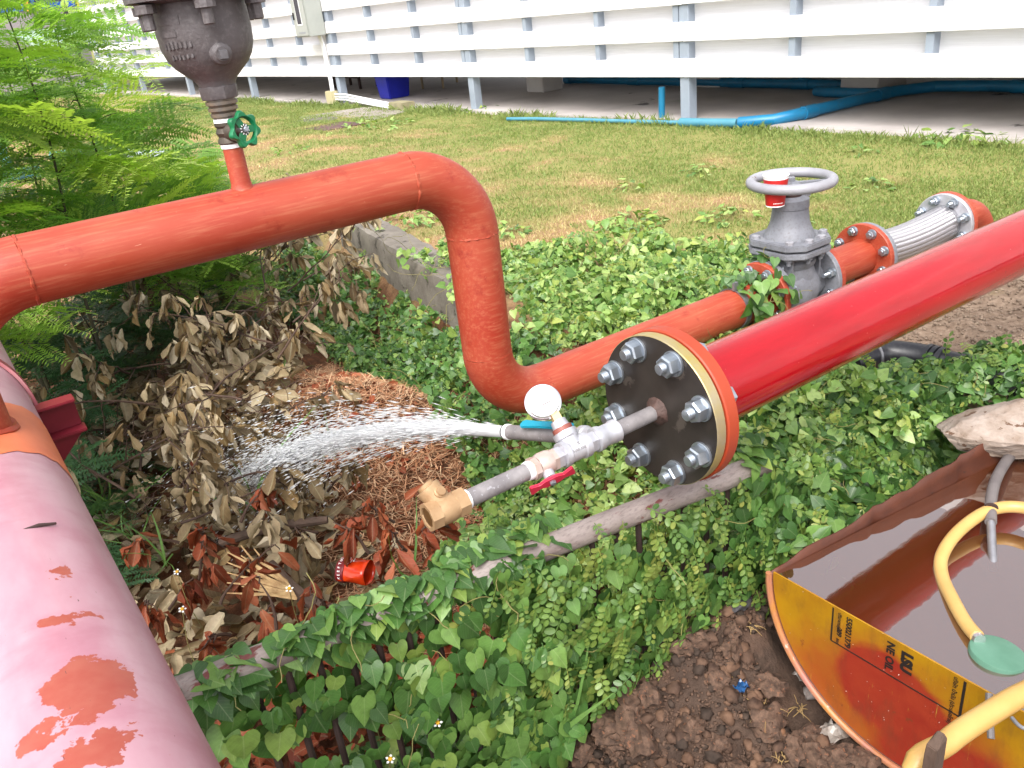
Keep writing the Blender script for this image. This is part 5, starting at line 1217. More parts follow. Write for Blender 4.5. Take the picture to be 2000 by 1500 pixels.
def sprig_tmpl(pairs, L, lf, seed, end=True, base=RO_):
    """pinnate leaf: rachis along y, oval leaflets in pairs"""
    rnd = random.Random(seed); T = leaf_tmpl(base, .15, .1); V = []; F = []; U = []; o = 0
    def addl(M4):
        nonlocal o
        h = np.concatenate([T[0], np.ones((len(T[0]), 1))], 1) @ np.array([list(r) for r in M4]).T
        V.append(h[:, :3]); F.append(T[1] + o); U.append(T[2]); o += len(T[0])
    for i in range(pairs):
        t = (i + .6) / (pairs + .3); y = L * t; z = -.25 * L * t * t; s = lf * (1.0 - .35 * abs(t - .45)) * rnd.uniform(.85, 1.1)
        for sd in (-1, 1):
            a = math.radians(rnd.uniform(52, 74)); d = Vector((sd * math.sin(a), math.cos(a), rnd.uniform(-.3, .15)))
            addl(basis((sd * .001, y + rnd.uniform(-.1, .1) * L / pairs, z), d, Vector((rnd.uniform(-.3, .3), rnd.uniform(-.3, .3), 1)), s))
    if end: addl(basis((0, L, -.25 * L), (0, 1, -.5), (0, .3, 1), lf))
    # rachis: thin quad strip
    rv = []; 
    for i in range(5):
        t = i / 4; rv += [(-.0007, L * t, -.25 * L * t * t - .0004), (.0007, L * t, -.25 * L * t * t - .0004)]
    V.append(np.array(rv)); F.append(np.array([(o + 2 * i, o + 2 * i + 1, o + 2 * i + 3, o + 2 * i + 2) for i in range(4)])); U.append(np.full((10, 2), .3))
    return np.concatenate(V), np.concatenate(F), np.concatenate(U)
SPT = [sprig_tmpl(4, .055, .018, 1), sprig_tmpl(5, .065, .017, 2), sprig_tmpl(3, .045, .019, 3)]
SPRIG = [mesh_of('leaf_sprig', T, LEAF_C) for T in SPT]
SPS = [sprig_tmpl(3, .028, .010, 4), sprig_tmpl(4, .034, .009, 5)]
# feathery bipinnate leaf
def frond_tmpl(npair, L, seed):
    rnd = random.Random(seed); V = []; F = []; o = 0
    def strip(a, b, w):
        nonlocal o
        a, b = Vector(a), Vector(b); s = (b - a).cross(Vector((0, 0, 1))); s = s.normalized() * w if s.length > 1e-7 else Vector((w, 0, 0))
        V.extend([a - s, a + s, b + s * .6, b - s * .6]); F.append((o, o + 1, o + 2, o + 3)); o += 4
    zc = lambda t: -.32 * L * t * t
    for i in range(6): strip((0, L * i / 6, zc(i / 6)), (0, L * (i + 1) / 6, zc((i + 1) / 6)), .0011)
    for i in range(npair):
        t = .22 + .78 * (i + .5) / npair; pl = L * .46 * (1 - .5 * abs(t - .55)) * rnd.uniform(.9, 1.1)
        for sd in (-1, 1):
            a = math.radians(rnd.uniform(48, 62)); d0 = Vector((sd * math.sin(a), math.cos(a), rnd.uniform(-.1, .12))); p0 = Vector((0, L * t, zc(t)))
            nl = 13; droop = rnd.uniform(.15, .4)
            P = [p0 + d0 * pl * (k / nl) + Vector((0, 0, -droop * pl * (k / nl) ** 2)) for k in range(nl + 1)]
            strip(P[0], P[nl // 2], .0006); strip(P[nl // 2], P[nl], .0005)
            sv = d0.cross(Vector((0, 0, 1))).normalized()
            for k in range(1, nl + 1):
                for s2 in (-1, 1):
                    ll = .0185 * L / .2 * (1 - .45 * abs(k / nl - .5)); dd = (sv * s2 * .93 + d0 * .42 + Vector((0, 0, rnd.uniform(-.35, .1)))).normalized()
                    w = d0 * ll * .2; b0 = P[k]; b1 = b0 + dd * ll
                    V.extend([b0, (b0 + b1) / 2 + w, b1, (b0 + b1) / 2 - w]); F.append((o, o + 1, o + 2, o + 3)); o += 4
    V = np.array([tuple(v) for v in V]); return V, np.array(F), np.full((len(V), 2), .3)
FRT = [frond_tmpl(5, .2, 1), frond_tmpl(6, .22, 2), frond_tmpl(4, .18, 3), frond_tmpl(6, .24, 4)]
FRM = [np_mesh('leaf', T[0], T[1], FROND, T[2]) for T in FRT]; FRD = [np_mesh('leaf', T[0], T[1], FROND_SHADE, T[2]) for T in FRT]
BT = leaf_tmpl([(.012, 0), (.020, .25), (.018, .5), (.012, .75), (.001, 1.0)], .5, .45); BLM = [mesh_of('blade', BT, BLADE), mesh_of('blade', leaf_tmpl([(.012, 0), (.018, .25), (.017, .5), (.011, .75), (.001, 1.0)], .5, .9), BLADE)]

def rv(s=1.0): return Vector((random.gauss(0, s), random.gauss(0, s), random.gauss(0, s)))
CAMP = Vector((0, 0, EYE))
def build_vine(name, label, cands, n_obj, meshes, tmpls, bmat, loc, stems=0, stem_len=.25, sprigs=None, cat='vine'):
    """cands: list of (pos, normal, tip, size, prominence) ; the most prominent become single leaves"""
    v = thing(name, loc, label, cat); cands.sort(key=lambda c: -c[4])
    for c in cands[:n_obj]: place('leaf', random.choice(meshes), basis(c[0], c[2], c[1], c[3], c[3] * random.uniform(.8, 1.1)), v)
    rest = cands[n_obj:]
    for i, T in enumerate(tmpls):
        ms = [basis(c[0], c[2], c[1], c[3], c[3] * random.uniform(.8, 1.1)) for c in rest[i::len(tmpls)]]
        if ms: bulk('small_leaves', T, ms, bmat, v, loc)
    if stems:
        mb = MB()
        for _ in range(stems):
            c = random.choice(cands); p = Vector(c[0]); d = rv().normalized(); d.z *= .4; pts = []
            for k in range(9): pts.append(p.copy()); p = p + d * stem_len / 8; d = (d + rv(.35)); d.z -= .06; d.normalize()
            mb.tube(pts, [.0009] * 9, 4)
        tag(mb.build('stems', VINESTEM, v), kind='stuff')
    if sprigs:
        for c in sprigs: place('leaf_sprig', random.choice(SPRIG), basis(c[0], c[2], c[1], c[3]), v)
    return v
def inpoly(x, y, P):
    c = False; j = len(P) - 1
    for i in range(len(P)):
        if (P[i][1] > y) != (P[j][1] > y) and x < (P[j][0] - P[i][0]) * (y - P[i][1]) / (P[j][1] - P[i][1]) + P[i][0]: c = not c
        j = i
    return c
def ground_leaves(n, poly, size, lift, seed=0, lumps=.06, edge=.10):
    xs = [p[0] for p in poly]; ys = [p[1] for p in poly]; out = []
    while len(out) < n:
        x, y = random.uniform(min(xs), max(xs)), random.uniform(min(ys), max(ys))
        if not inpoly(x + float(vnoise(x * 6 + seed, y * 6)) * edge, y + float(vnoise(x * 6, y * 6 + seed + 9)) * edge, poly): continue
        h = hz(x, y); gxn = (hz(x + .04, y) - hz(x - .04, y)) / .08; gyn = (hz(x, y + .04) - hz(x, y - .04)) / .08
        up = Vector((-gxn, -gyn, 1)).normalized(); lf = random.random() ** .6; L = max(0.0, lift + lumps * float(fbm(x * 4 + seed, y * 4, 3)))
        pos = Vector((x, y, h)) + up * (L * lf + .006)
        tc = (CAMP - pos).normalized(); tip = Vector((-.3, -.8, 0)) * .7 - up * .35 + Vector((-gxn * .5, -gyn * .5, 0)) * -1 + rv(.55); nrm = up * .9 + tc * .35 + rv(.46)
        out.append((pos, nrm, tip, size * random.choice((.5, .7, .85, 1, 1, 1.15, 1.4)) * random.uniform(.85, 1.15), lf * 1.2 + 1.6 / (pos - CAMP).length + random.random() * .5))
    return out
def sprig_set(n, poly, lift, sc=(.7, 1.15), seed=0):
    return [(c[0] + Vector((0, 0, .015)), c[1], c[2], random.uniform(*sc), 0) for c in ground_leaves(n, poly, 1, lift, seed)]

# vine curtain over the rail
def curtain(n, x0, x1, t0, t1, size, seed=0):
    out = []
    while len(out) < n:
        x = random.uniform(x0, x1); t = random.uniform(t0, t1); r = rl(x); bul = .025 * float(fbm(x * 5 + seed, t * 4, 3))
        if x < .34 and t > .30 and random.random() < .72 * min(1, (t - .25) * 3): continue
        if t < .16:
            k = t / .16; bo = .030 if x < .52 else .085; pos = r + Vector((0, bo - (bo + .015) * k, (.004 if x < .52 else .012) + .028 * math.sin(k * PI) + bul * .6)); nrm = Vector((0, -.2, 1)); tip = Vector((random.uniform(-.6, .6), -.9, -.25))
        else:
            k = (t - .16) / .84; dep = random.random(); pos = r + Vector((0, -.032 - .045 * k - bul + .05 * (1 - dep) ** 2, .020 - .45 * k)); nrm = Vector((.0, -1, .45)); tip = Vector((0, -.15, -1))
            out.append((pos, nrm + rv(.26), tip + rv(.28), size * random.uniform(.65, 1.25), dep + random.random() * .4)); continue
        out.append((pos, nrm + rv(.3), tip + rv(.3), size * random.uniform(.65, 1.2), .8 + random.random() * .5))
    return out
c1 = curtain(860, -.15, .70, 0, 1, .047) + [c for c in curtain(560, .66, 1.26, .26, 1, .036, 4)] + curtain(90, .60, .74, 0, .3, .036, 6) + curtain(110, .30, .66, 0, .2, .042, 9) + curtain(70, 1.17, 1.27, 0, .4, .036, 2)
c1 = [(c[0], c[1], c[2], c[3], c[4]) for c in c1]
sp1 = [(c[0] + Vector((0, -.02, .01)), c[1], c[2] + Vector((random.uniform(-1, 1), 0, 0)), random.uniform(.75, 1.2), 0) for c in curtain(105, .52, 1.22, .2, .8, 1, 3)]
v1 = build_vine('rail_vine', 'heart leaved vine hanging over the rail fence, nearest at the bottom', c1, 300, HEART, HT[:3], LEAF_AS, tuple(rl(.4) - Vector((0, 0, .44))), 40, .11, sp1)
bulk('small_sprigs', SPS[1], [basis(c[0] + Vector((0, -.015, .01)), c[2], c[1], random.uniform(1.2, 2.0)) for c in curtain(200, .56, 1.24, .14, .9, 1, 5)], LEAF_CS, v1, tuple(rl(.4) - Vector((0, 0, .44))))
bulk('shaded_leaves', HTL[0], [basis(c[0], c[2], c[1], c[3]) for c in ground_leaves(900, [(-.35, 1.20), (.72, 1.04), (.80, 1.22), (.5, 1.33), (-.35, 1.42)], .040, .10, 21, .06, .03)], LEAF_AS, v1, tuple(rl(.4) - Vector((0, 0, .44))))
# bank under the pipes, between rail and pit
P4 = [(.62, 1.22), (.95, 1.06), (1.75, 1.02), (2.0, 1.45), (1.5, 1.75), (1.15, 1.9), (.92, 1.75), (.80, 1.45)]
c4 = ground_leaves(5600, P4, .0275, .12, 3, .08)
v4 = build_vine('bank_vine', 'pale tangled vine on the bank below the black plate and test pipe', c4, 300, HEARTB, HTL, LEAF_BS, (1.15, 1.4, .3), 150, .12, sprig_set(60, P4, .12, seed=3))
P2 = [(1.02, 1.75), (1.45, 1.6), (1.48, 2.6), (1.565, 3.2), (1.70, 4.1), (1.82, 5.0), (1.40, 5.0), (1.32, 4.0), (1.20, 3.0), (1.18, 2.4)]
c2 = ground_leaves(5400, P2, .028, .09, 5, .07, .05)
v2 = build_vine('pit_wall_vine', 'dense small leaved vine covering the pit wall below the kerb', c2, 300, HEART, HTL, LEAF_AS, (1.35, 2.8, .1), 60, .25)
bulk('small_sprigs', SPS[0], [basis(c[0], c[2], c[1], c[3] * 1.5) for c in ground_leaves(1500, P2, .8, .09, 5, .06, .06)], LEAF_CS, v2, (1.35, 2.8, .1))
for P_x, ln_, sd_, nn_ in ((P4, .12, 3, 900),):
    bulk('small_sprigs', SPS[1], [basis(c[0] + Vector((0, 0, .008)), c[2], c[1], random.uniform(1.0, 1.8)) for c in ground_leaves(nn_, P_x, 1, ln_, sd_, .08)], LEAF_CS, v4, (1.15, 1.4, .3))
# on the kerb itself
ck = []
for _ in range(90):
    y = random.triangular(2.5, 4.3, 2.6); x = float(kerb_x(y)) + random.uniform(-.05, .10) * (1 if y > 3.3 else 1.5)
    if float(vnoise(y * 4, 3)) < -.1: continue
    ck.append((Vector((x, y, .590 + random.uniform(0, .03))), Vector((0, -.1, 1)) + rv(.3), Vector((-.7, -.5, -.2)) + rv(.5), random.uniform(.025, .045), random.random()))
build_vine('kerb_vine', 'loose vine runners creeping over the concrete kerb', ck, 300, HEARTB, HTL, LEAF_BS, (1.6, 3, .5), 14, .3)
P3 = [(1.42, 1.75), (2.05, 1.58), (2.7, 1.75), (2.6, 2.2), (2.25, 2.6), (2.05, 3.1), (1.85, 3.3), (1.70, 2.9), (1.58, 2.3)]
c3 = ground_leaves(7600, P3, .0285, .10, 8, .09, .16)
v3 = build_vine('lawn_edge_vine', 'broad mat of pale heart leaved vine between the orange pipe and lawn', c3, 300, HEARTB, HTL, LEAF_BS, (2, 2.2, .45), 90, .14, sprig_set(30, P3, .08, seed=8))
P5 = [(1.10, .985), (1.30, .92), (1.62, .875), (1.98, .84), (2.28, .92), (2.22, 1.06), (2.02, 1.12), (1.85, 1.18), (1.60, 1.25), (1.28, 1.2)]
c5 = ground_leaves(4500, P5, .034, .11, 12, .08, .05)
v5 = build_vine('drum_bank_vine', 'dark green vine bank between the red pipe and the yellow drum', c5, 300, HEART, HTL, LEAF_AS, (1.6, 1.05, .3), 60, .09, sprig_set(75, P5, .12, seed=12))
bulk('small_sprigs', SPS[0], [basis(c[0] + Vector((0, 0, .008)), c[2], c[1], random.uniform(1.2, 2.0)) for c in ground_leaves(800, P5, 1, .11, 12, .08, .05)], LEAF_CS, v5, (1.6, 1.05, .3))
bulk('small_sprigs', SPS[1], [basis(c[0] + Vector((0, 0, .006)), c[2], c[1], random.uniform(1.0, 1.7)) for c in ground_leaves(1100, P3, 1, .10, 8, .09, .16)], LEAF_CS, v3, (2, 2.2, .45))
c6 = []
for _ in range(90):
    a = random.uniform(-.3, PI * .95); x = random.uniform(1.735, 1.89); r = RO + random.uniform(.01, .05)
    if x > 1.80: r += .05 * (x - 1.80) / .1 * .8
    d = Vector((0, -math.cos(a), math.sin(a))); c6.append((Vector((x, YO, ZL - .01)) + d * r, d + rv(.35), Vector((-.3, -.5, -.7)) + rv(.4), random.uniform(.030, .050), random.random()))
build_vine('valve_vine', 'clump of broad vine leaves smothering the orange flange left of the grey valve', c6, 300, HEART, HTL, LEAF_AS, (1.8, YO, .55), 8, .09)

# ------------------------------------------------------------------ weeds on the lawn
def weed(u, v, n, r, label, meshes=HEARTB, size=.045):
    p = AZ(u, v, .48); p.z = hz(p.x, p.y); w = thing('broadleaf_weed', tuple(p), label, 'weed', 'weeds in the lawn')
    for _ in range(n):
        a = random.uniform(0, 6.28); rr = r * math.sqrt(random.random()); q = p + Vector((rr * math.cos(a), rr * math.sin(a), .015 + .07 * (1 - rr / r) * random.random()))
        place('leaf', random.choice(meshes), basis(q, Vector((math.cos(a), math.sin(a), -.1)) + rv(.3), Vector((0, 0, 1)) + rv(.3), size * random.uniform(.6, 1.2), size * random.uniform(.4, .7)), w)
weed(1235, 448, 90, .16, 'bushy green weed in the dry lawn right of the orange bend'); weed(800, 440, 110, .22, 'wide weed clump under the orange pipe beside the kerb'); weed(1425, 440, 40, .14, 'sparse weed in the lawn left of the handwheel')
weed(995, 470, 30, .10, 'low weed beside the vertical orange pipe'); weed(715, 252, 60, .5, 'creeping weed along the concrete path edge', size=.07); weed(1375, 338, 24, .13, 'flat weed in the lawn above left of the handwheel'); weed(1705, 365, 26, .12, 'flat weed in the lawn right of the handwheel')
weed(1230, 375, 18, .08, 'small weed in the middle of the lawn'); weed(1870, 270, 40, .28, 'leafy weed against the slab at the right', size=.08); weed(950, 214, 30, .22, 'dark weed at the foot of the second wall post', size=.07); weed(560, 300, 22, .2, 'pale weed in the lawn right of the green wheel valve', size=.05); weed(1680, 300, 14, .1, 'tiny weed in the right half of the lawn')
# ------------------------------------------------------------------ lawn blades
def lawn():
    n = 230000; x = RNG.uniform(.4, 5.28, n * 4); y = 1.5 + 15 * RNG.random(n * 4) ** 1.9
    keep = (x < 5.28 - .063 * (y - 5.2) - .03) & ((x > 1.75 + .15 * (y - 2.7)) | (y > 4.7))
    dry = fbm(x * 1.1, y * 1.1, 4); keep &= RNG.random(len(x)) < np.clip(.75 + .5 * dry + .18 * (x - 3.2), .12, 1)
    x, y = x[keep][:n], y[keep][:n]; n = len(x); z = hgt(x, y)
    edge = ss(.42, .05, (5.28 - .063 * (y - 5.2)) - x) * (0.45 + .55 * (fbm(x * 3, y * 3, 2) > -.1))
    h = RNG.uniform(.008, .022, n) * (1 + 4.5 * edge * RNG.random(n)); w = RNG.uniform(.0013, .0026, n) * (1 + .12 * y)
    a = RNG.uniform(0, 2 * PI, n); b = RNG.uniform(0, 2 * PI, n); ln = RNG.uniform(.2, .9, n) * h
    dx, dy = np.cos(a) * w, np.sin(a) * w; lx, ly = np.cos(b) * ln, np.sin(b) * ln
    V = np.stack([np.stack([x - dx, y - dy, z - .003], -1), np.stack([x + dx, y + dy, z - .003], -1), np.stack([x + dx * .7 + lx * .35, y + dy * .7 + ly * .35, z + h * .6], -1), np.stack([x + lx, y + ly, z + h], -1)], 1).reshape(-1, 3)
    o = np.arange(n) * 4; F = np.concatenate([np.stack([o, o + 1, o + 2], -1), np.stack([o, o + 2, o + 3], -1)])
    g = bpy.data.objects.new('lawn_grass', np_mesh('lawn_grass', V, F, GRASSM)); COL.objects.link(g); tag(g, 'short patchy lawn grass, partly dried to straw', 'grass', kind='stuff')
lawn()
def tuft(u, v, z, n, L, label, spread=.5, lean=None):
    p = AZ(u, v, z) if z is not None else on_soil(u, v); p.z = hz(p.x, p.y) if z is None else z; w = thing('grass_tuft', tuple(p), label, 'grass', 'tufts of long green grass')
    for _ in range(n):
        d = Vector((random.gauss(0, spread), random.gauss(0, spread), 1)); 
        if lean: d += Vector(lean)
        d.normalize(); s = L * random.uniform(.5, 1.1); place('blade', random.choice(BLM), basis(p + rv(.012) * Vector((1, 1, 0)).x, d, rv(), s, s * random.uniform(.7, 1.4)), w)
tuft(215, 1010, .25, 22, .22, 'tuft of broad green grass beside the pink pipe, below the dead leaves', .7); tuft(260, 1060, .25, 14, .16, 'lower tuft of green grass beside the pink pipe'); tuft(500, 1000, .30, 5, .26, 'few long green blades left of the wet straw'); tuft(640, 900, .33, 7, .1, 'short green blades on the wet straw under the spray')
tuft(800, 1150, .38, 6, .18, 'thin green blades behind the vine covered rail'); tuft(1240, 1280, .20, 7, .20, 'arching green blades at the left edge of the soil', .8, (.3, -.2, 0)); tuft(1090, 1430, .2, 8, .22, 'long green blades at the foot of the vine curtain', .6); tuft(400, 760, .3, 6, .12, 'green blades among the dead branches'); tuft(560, 740, .36, 6, .09, 'green shoots at the top of the straw heap')
tuft(330, 1110, .35, 6, .16, 'thin green stalks in front of the rust red leaves', .3); tuft(1345, 200, .49, 16, .16, 'long grass tuft at the foot of the nearest wall post', .35)

# small daisies
def daisy(u, v, z, h, label):
    p = AZ(u, v, z); w = thing('daisy', tuple(p - Vector((0, 0, h))), label, 'flower', 'small white daisies')
    base = p - Vector((random.uniform(-.03, .03), random.uniform(-.03, .03), h)); mid = (p + base) / 2 + rv(.012)
    MB().tube(smooth_path([base, mid, p], 5), .0010, 5).build('stem', VINESTEM, w)
    n = (CAMP - p).normalized() * .5 + Vector((0, 0, .8)); n.normalize(); MB().lathe(p, n, [(0, .001), (.001, .0042), (.003, .0038), (.004, .001)], 10).build('flower_head', mat('yellow_disc_%d' % u, srgb(226, 168, 30, .75), rough=.7), w)
    uu = n.orthogonal().normalized(); vv = n.cross(uu)
    for k in range(5):
        a = 2 * PI * k / 5 + random.random() * .3; d = uu * math.cos(a) + vv * math.sin(a)
        mb = MB(); s = d.cross(n) * .0026; mb.add([p + d * .003, p + d * .0065 + s, p + d * .0095, p + d * .0065 - s], [(0, 1, 2, 3)]).build('petal', WHITEP, w, smooth=0)
daisy(565, 1150, .50, .22, 'white daisy in front of the split dry wood'); daisy(346, 1117, .42, .2, 'white daisy above the rust leaves beside the pink pipe'); daisy(356, 1190, .45, .2, 'lower white daisy beside the pink pipe'); daisy(731, 1392, .42, .18, 'white daisy low in the vine curtain, left one'); daisy(855, 1412, .40, .15, 'white daisy low in the vine curtain, right one'); daisy(762, 1483, .38, .12, 'white daisy at the bottom edge in front of the vine')

# ------------------------------------------------------------------ feathery shrubs (left)
def sapling(x, y, h, lean, n, label, fs=(.75, 1.15), t0=.3, zb=None, meshes=FRM):
    z = hz(x, y) if zb is None else zb; b = Vector((x, y, z)); w = thing('feathery_shrub', tuple(b), label, 'shrub', 'feathery leaved shrubs at the left')
    P = [b + Vector((lean[0] * t * h + .02 * math.sin(t * 7 + x * 9), lean[1] * t * h + .02 * math.cos(t * 6 + y), t * h)) for t in np.linspace(0, 1, 14)]
    mb = MB(); mb.tube(P, [.0075 * (1 - .8 * i / 13) + .0006 for i in range(14)], 7); nodes = []
    def at(t): i = min(int(t * 13), 12); return P[i] + (P[i + 1] - P[i]) * (t * 13 - i)
    ang = random.uniform(0, 6)
    nb = max(4, n // 9)
    for k in range(nb):
        t = t0 + (1 - t0) * .85 * (k + random.random() * .6) / nb; ang += 2.4; d = Vector((math.cos(ang), math.sin(ang), .75)).normalized(); p = at(t); L = random.uniform(.14, .34) * (1.15 - t); pts = [p + d * L * j / 5 + Vector((0, 0, -.04 * (j / 5) ** 2)) for j in range(6)]
        mb.tube(pts, [.0032, .0028, .0024, .002, .0015, .001], 5); nodes += [(pts[j], d) for j in (2, 3, 4, 5)]
    for k in range(n // 2):
        t = t0 + (1 - t0) * (k + random.random()) / (n // 2); ang += 2.4; nodes.append((at(min(t, .999)), Vector((math.cos(ang), math.sin(ang), .6))))
    mb.build('stem', STEMG, w)
    random.shuffle(nodes)
    for k in range(n):
        p, d = nodes[k % len(nodes)]; dd = Vector(d) + rv(.45); dd.z = abs(dd.z) * .4 + random.uniform(-.25, .35); s = random.uniform(*fs)
        place('leaf', random.choice(meshes), basis(p, dd, Vector((0, 0, 1)) + rv(.25), s), w)
SAP = [(.05, 3.0, 1.75, (.0, .03)), (.30, 3.3, 1.6, (.03, .0)), (.48, 3.5, 1.55, (.03, .02)), (-.2, 2.7, 1.8, (-.02, .02)), (.72, 3.9, 1.2, (.04, .0)), (.06, 3.3, 1.9, (.02, .05)), (.86, 4.0, .95, (.02, .0)), (.30, 4.1, 1.8, (.03, .0)), (-.3, 3.5, 2.0, (.0, .0)), (.62, 4.5, 1.45, (.0, .0)), (1.0, 4.6, .8, (.05, .05))]
LB = ['tallest feathery shrub near the left edge', 'feathery shrub behind the upper orange pipe, second stem from the left', 'feathery shrub just left of the iron air valve', 'feathery shrub cut by the left picture edge', 'feathery shrub reaching below the iron air valve', 'tall feathery shrub in the rear left', 'low feathery shrub behind the green wheel valve', 'feathery shrub in the second row behind the air valve', 'rearmost feathery shrub at the far left', 'rear feathery shrub before the white boards', 'low rear feathery shrub beside the lawn']
for i, ((x, y, h, l), lb) in enumerate(zip(SAP, LB)): sapling(x, y, h, l, 64 if i < 7 else 52, lb, (1.1, 1.6), .38)
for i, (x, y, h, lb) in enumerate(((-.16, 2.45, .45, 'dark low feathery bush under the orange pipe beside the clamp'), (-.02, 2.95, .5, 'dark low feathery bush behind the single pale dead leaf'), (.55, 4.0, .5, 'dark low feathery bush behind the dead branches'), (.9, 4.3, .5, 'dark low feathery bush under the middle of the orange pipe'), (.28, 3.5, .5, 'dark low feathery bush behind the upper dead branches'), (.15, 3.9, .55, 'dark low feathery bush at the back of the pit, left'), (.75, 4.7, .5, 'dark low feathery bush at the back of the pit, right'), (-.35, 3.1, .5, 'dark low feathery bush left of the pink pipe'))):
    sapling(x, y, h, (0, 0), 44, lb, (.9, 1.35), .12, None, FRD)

# ------------------------------------------------------------------ dead branches and litter in the pit
def dead_branch(p, d, L, n, label, meshes, size, twmat=TWIG, cat='branch', name='dead_branch', grp='dead branches in the pit', sag=.10, r0=.0045):
    p = Vector(p); d = Vector(d).normalized(); w = thing(name, tuple(p), label, cat, grp); mb = MB(); P = []; q = p.copy(); dd = d.copy()
    for k in range(9): P.append(q.copy()); q = q + dd * L / 8; dd = (dd + rv(.12) + Vector((0, 0, -sag * .3))).normalized()
    mb.tube(P, [r0 * (1 - .75 * k / 8) for k in range(9)], 6); ends = [P[8], P[7], P[6]]
    for k in range(max(3, n // 5)):
        i = random.randint(2, 8); e = (d + rv(.75)).normalized(); l2 = L * random.uniform(.18, .42); T = [P[i] + e * l2 * j / 4 + Vector((0, 0, -.03 * (j / 4) ** 2)) + rv(.003) for j in range(5)]
        mb.tube(T, [r0 * .5, r0 * .42, r0 * .36, r0 * .3, r0 * .2], 5); ends += [T[4], T[4], T[3]]
    mb.build('twig', twmat, w)
    for k in range(n):
        e = random.choice(ends); a = random.uniform(0, 6.28); tip = Vector((math.cos(a) * .55, math.sin(a) * .55, -1 + random.random() * .45)) + d * .2; nr = Vector((math.cos(a), math.sin(a), .3)) + rv(.5); s = size * random.uniform(.55, 1.2)
        pos = Vector(e) + rv(.006); place('leaf', random.choice(meshes), basis(pos, tip, nr, s, s * random.uniform(.55, 1.05)), w)
    return w
DP = [(250, 720), (330, 700), (420, 680), (300, 780), (380, 800), (470, 770), (220, 830), (290, 870), (370, 880), (450, 850), (200, 920), (260, 960), (340, 950), (420, 940), (330, 620), (400, 600), (480, 640), (540, 690), (350, 1010), (290, 560), (500, 600), (240, 640), (560, 560), (450, 720), (530, 660), (270, 910), (590, 540), (570, 620), (520, 560), (600, 590), (460, 560), (380, 730), (310, 830)]
ORD = ('leftmost', 'second', 'third', 'fourth', 'fifth', 'sixth', 'seventh', 'eighth', 'ninth', 'tenth', 'eleventh', 'twelfth', 'thirteenth', 'fourteenth', 'fifteenth', 'sixteenth')
rows = [sorted([p for p in DP if lo <= p[1] < hi]) for lo, hi in ((0, 690), (690, 860), (860, 2000))]
for rn, row in zip(('upper', 'middle', 'lower'), rows):
    for i, (u, v) in enumerate(row):
        z = .34 + .10 * (900 - v) / 350 + random.uniform(.0, .20); p = AZ(u, v, z); a = random.uniform(0, 6.28)
        dead_branch(p + Vector((0, 0, -.02)), (math.cos(a), math.sin(a) * .6, random.uniform(.1, .55)), random.uniform(.25, .5), 38, 'wilted brown branch with drooping leaves, %s from left, %s row of the dead heap' % (ORD[i], rn), DEADM, .074)
dead_branch(AZ(440, 585, .42), AZ(560, 470, .62) - AZ(440, 585, .42), .62, 30, 'long dead branch rising to the right over the pit with hanging pale leaves', DEADM, .085, r0=.007)
dead_branch(AZ(330, 625, .50), AZ(185, 640, .55) - AZ(330, 625, .50), .34, 4, 'bare twig pointing left with a single pale dead leaf', DEADM, .085)
dead_branch(AZ(640, 960, .36), (.3, -.2, .4), .16, 12, 'dead sprig with curled tan leaves on the straw near the brass valve', DEADM, .075)
dead_branch(AZ(620, 1040, .34), (-.4, -.1, .3), .2, 16, 'broad tan dead leaves on a twig above the orange wrapper', DEADM, .10)
for i, ((u0, v0), (u1, v1), z) in enumerate((((300, 830), (560, 660), .50), ((330, 790), (470, 560), .55), ((360, 1000), (330, 800), .45), ((440, 800), (340, 620), .5), ((230, 870), (420, 820), .45), ((420, 960), (350, 760), .46))):
    a_, b_ = AZ(u0, v0, z - .1), AZ(u1, v1, z + .05); tag(MB().tube(smooth_path([a_, (a_ + b_) / 2 + rv(.03), b_], 7), [.005 - .003 * k / 14 for k in range(15)], 6).build('bare_stick', TWIG), 'bare brown stick lying across the dead leaves, %s of the six' % ('long right leaning one', 'upright central one', 'lower upright one', 'left leaning one', 'near level one', 'second upright one')[i], 'stick', 'bare sticks in the pit')
for i, (u, v, z) in enumerate(((420, 1065, .36), (470, 1020, .40), (480, 1120, .36), (430, 1180, .32), (390, 1130, .32), (330, 1190, .30), (350, 1060, .33), (720, 1080, .42), (840, 1050, .45), (880, 1030, .46), (770, 1020, .42), (800, 1080, .42), (640, 1190, .38), (540, 1230, .36), (290, 1230, .28), (450, 1240, .3))):
    lb = ('lower left of the tall one by the split stalk', 'tall and upright above the split stalk', 'right below the split stalk', 'hanging left of the white daisy', 'spread beside the pink pipe at mid height', 'near the pink pipe above the rail', 'behind the grass by the pink pipe', 'hanging right of the orange wrapper', 'just under the brass valve', 'right of the brass valve', 'left of the brass valve', 'below left of the brass valve', 'behind the middle of the rail', 'behind the left half of the rail', 'lowest beside the pink pipe', 'close behind the bare left end of the rail')[i]
    dead_branch(AZ(u, v, z), (random.uniform(-1, 1), random.uniform(-.4, .4), .9), .12, 11, 'rust red dead leaf cluster ' + lb, RUSTM, .070, name='rust_leaf_cluster', grp='rust red dead leaves')
mb = MB()
for _ in range(240):
    u, v = random.uniform(170, 600), random.uniform(560, 1000); p = AZ(u, v, .26 + .1 * (900 - v) / 350 + random.uniform(.0, .2)); d = rv().normalized(); d.z *= .4; pts = []
    for k in range(7): pts.append(p.copy()); p = p + d * random.uniform(.02, .045); d = (d + rv(.25)).normalized()
    mb.tube(pts, [.0018 - .0002 * k for k in range(7)], 4)
tag(mb.build('twig_tangle', TWIG), 'tangle of fine dry twigs through the dead leaf heap', 'twigs', kind='stuff')
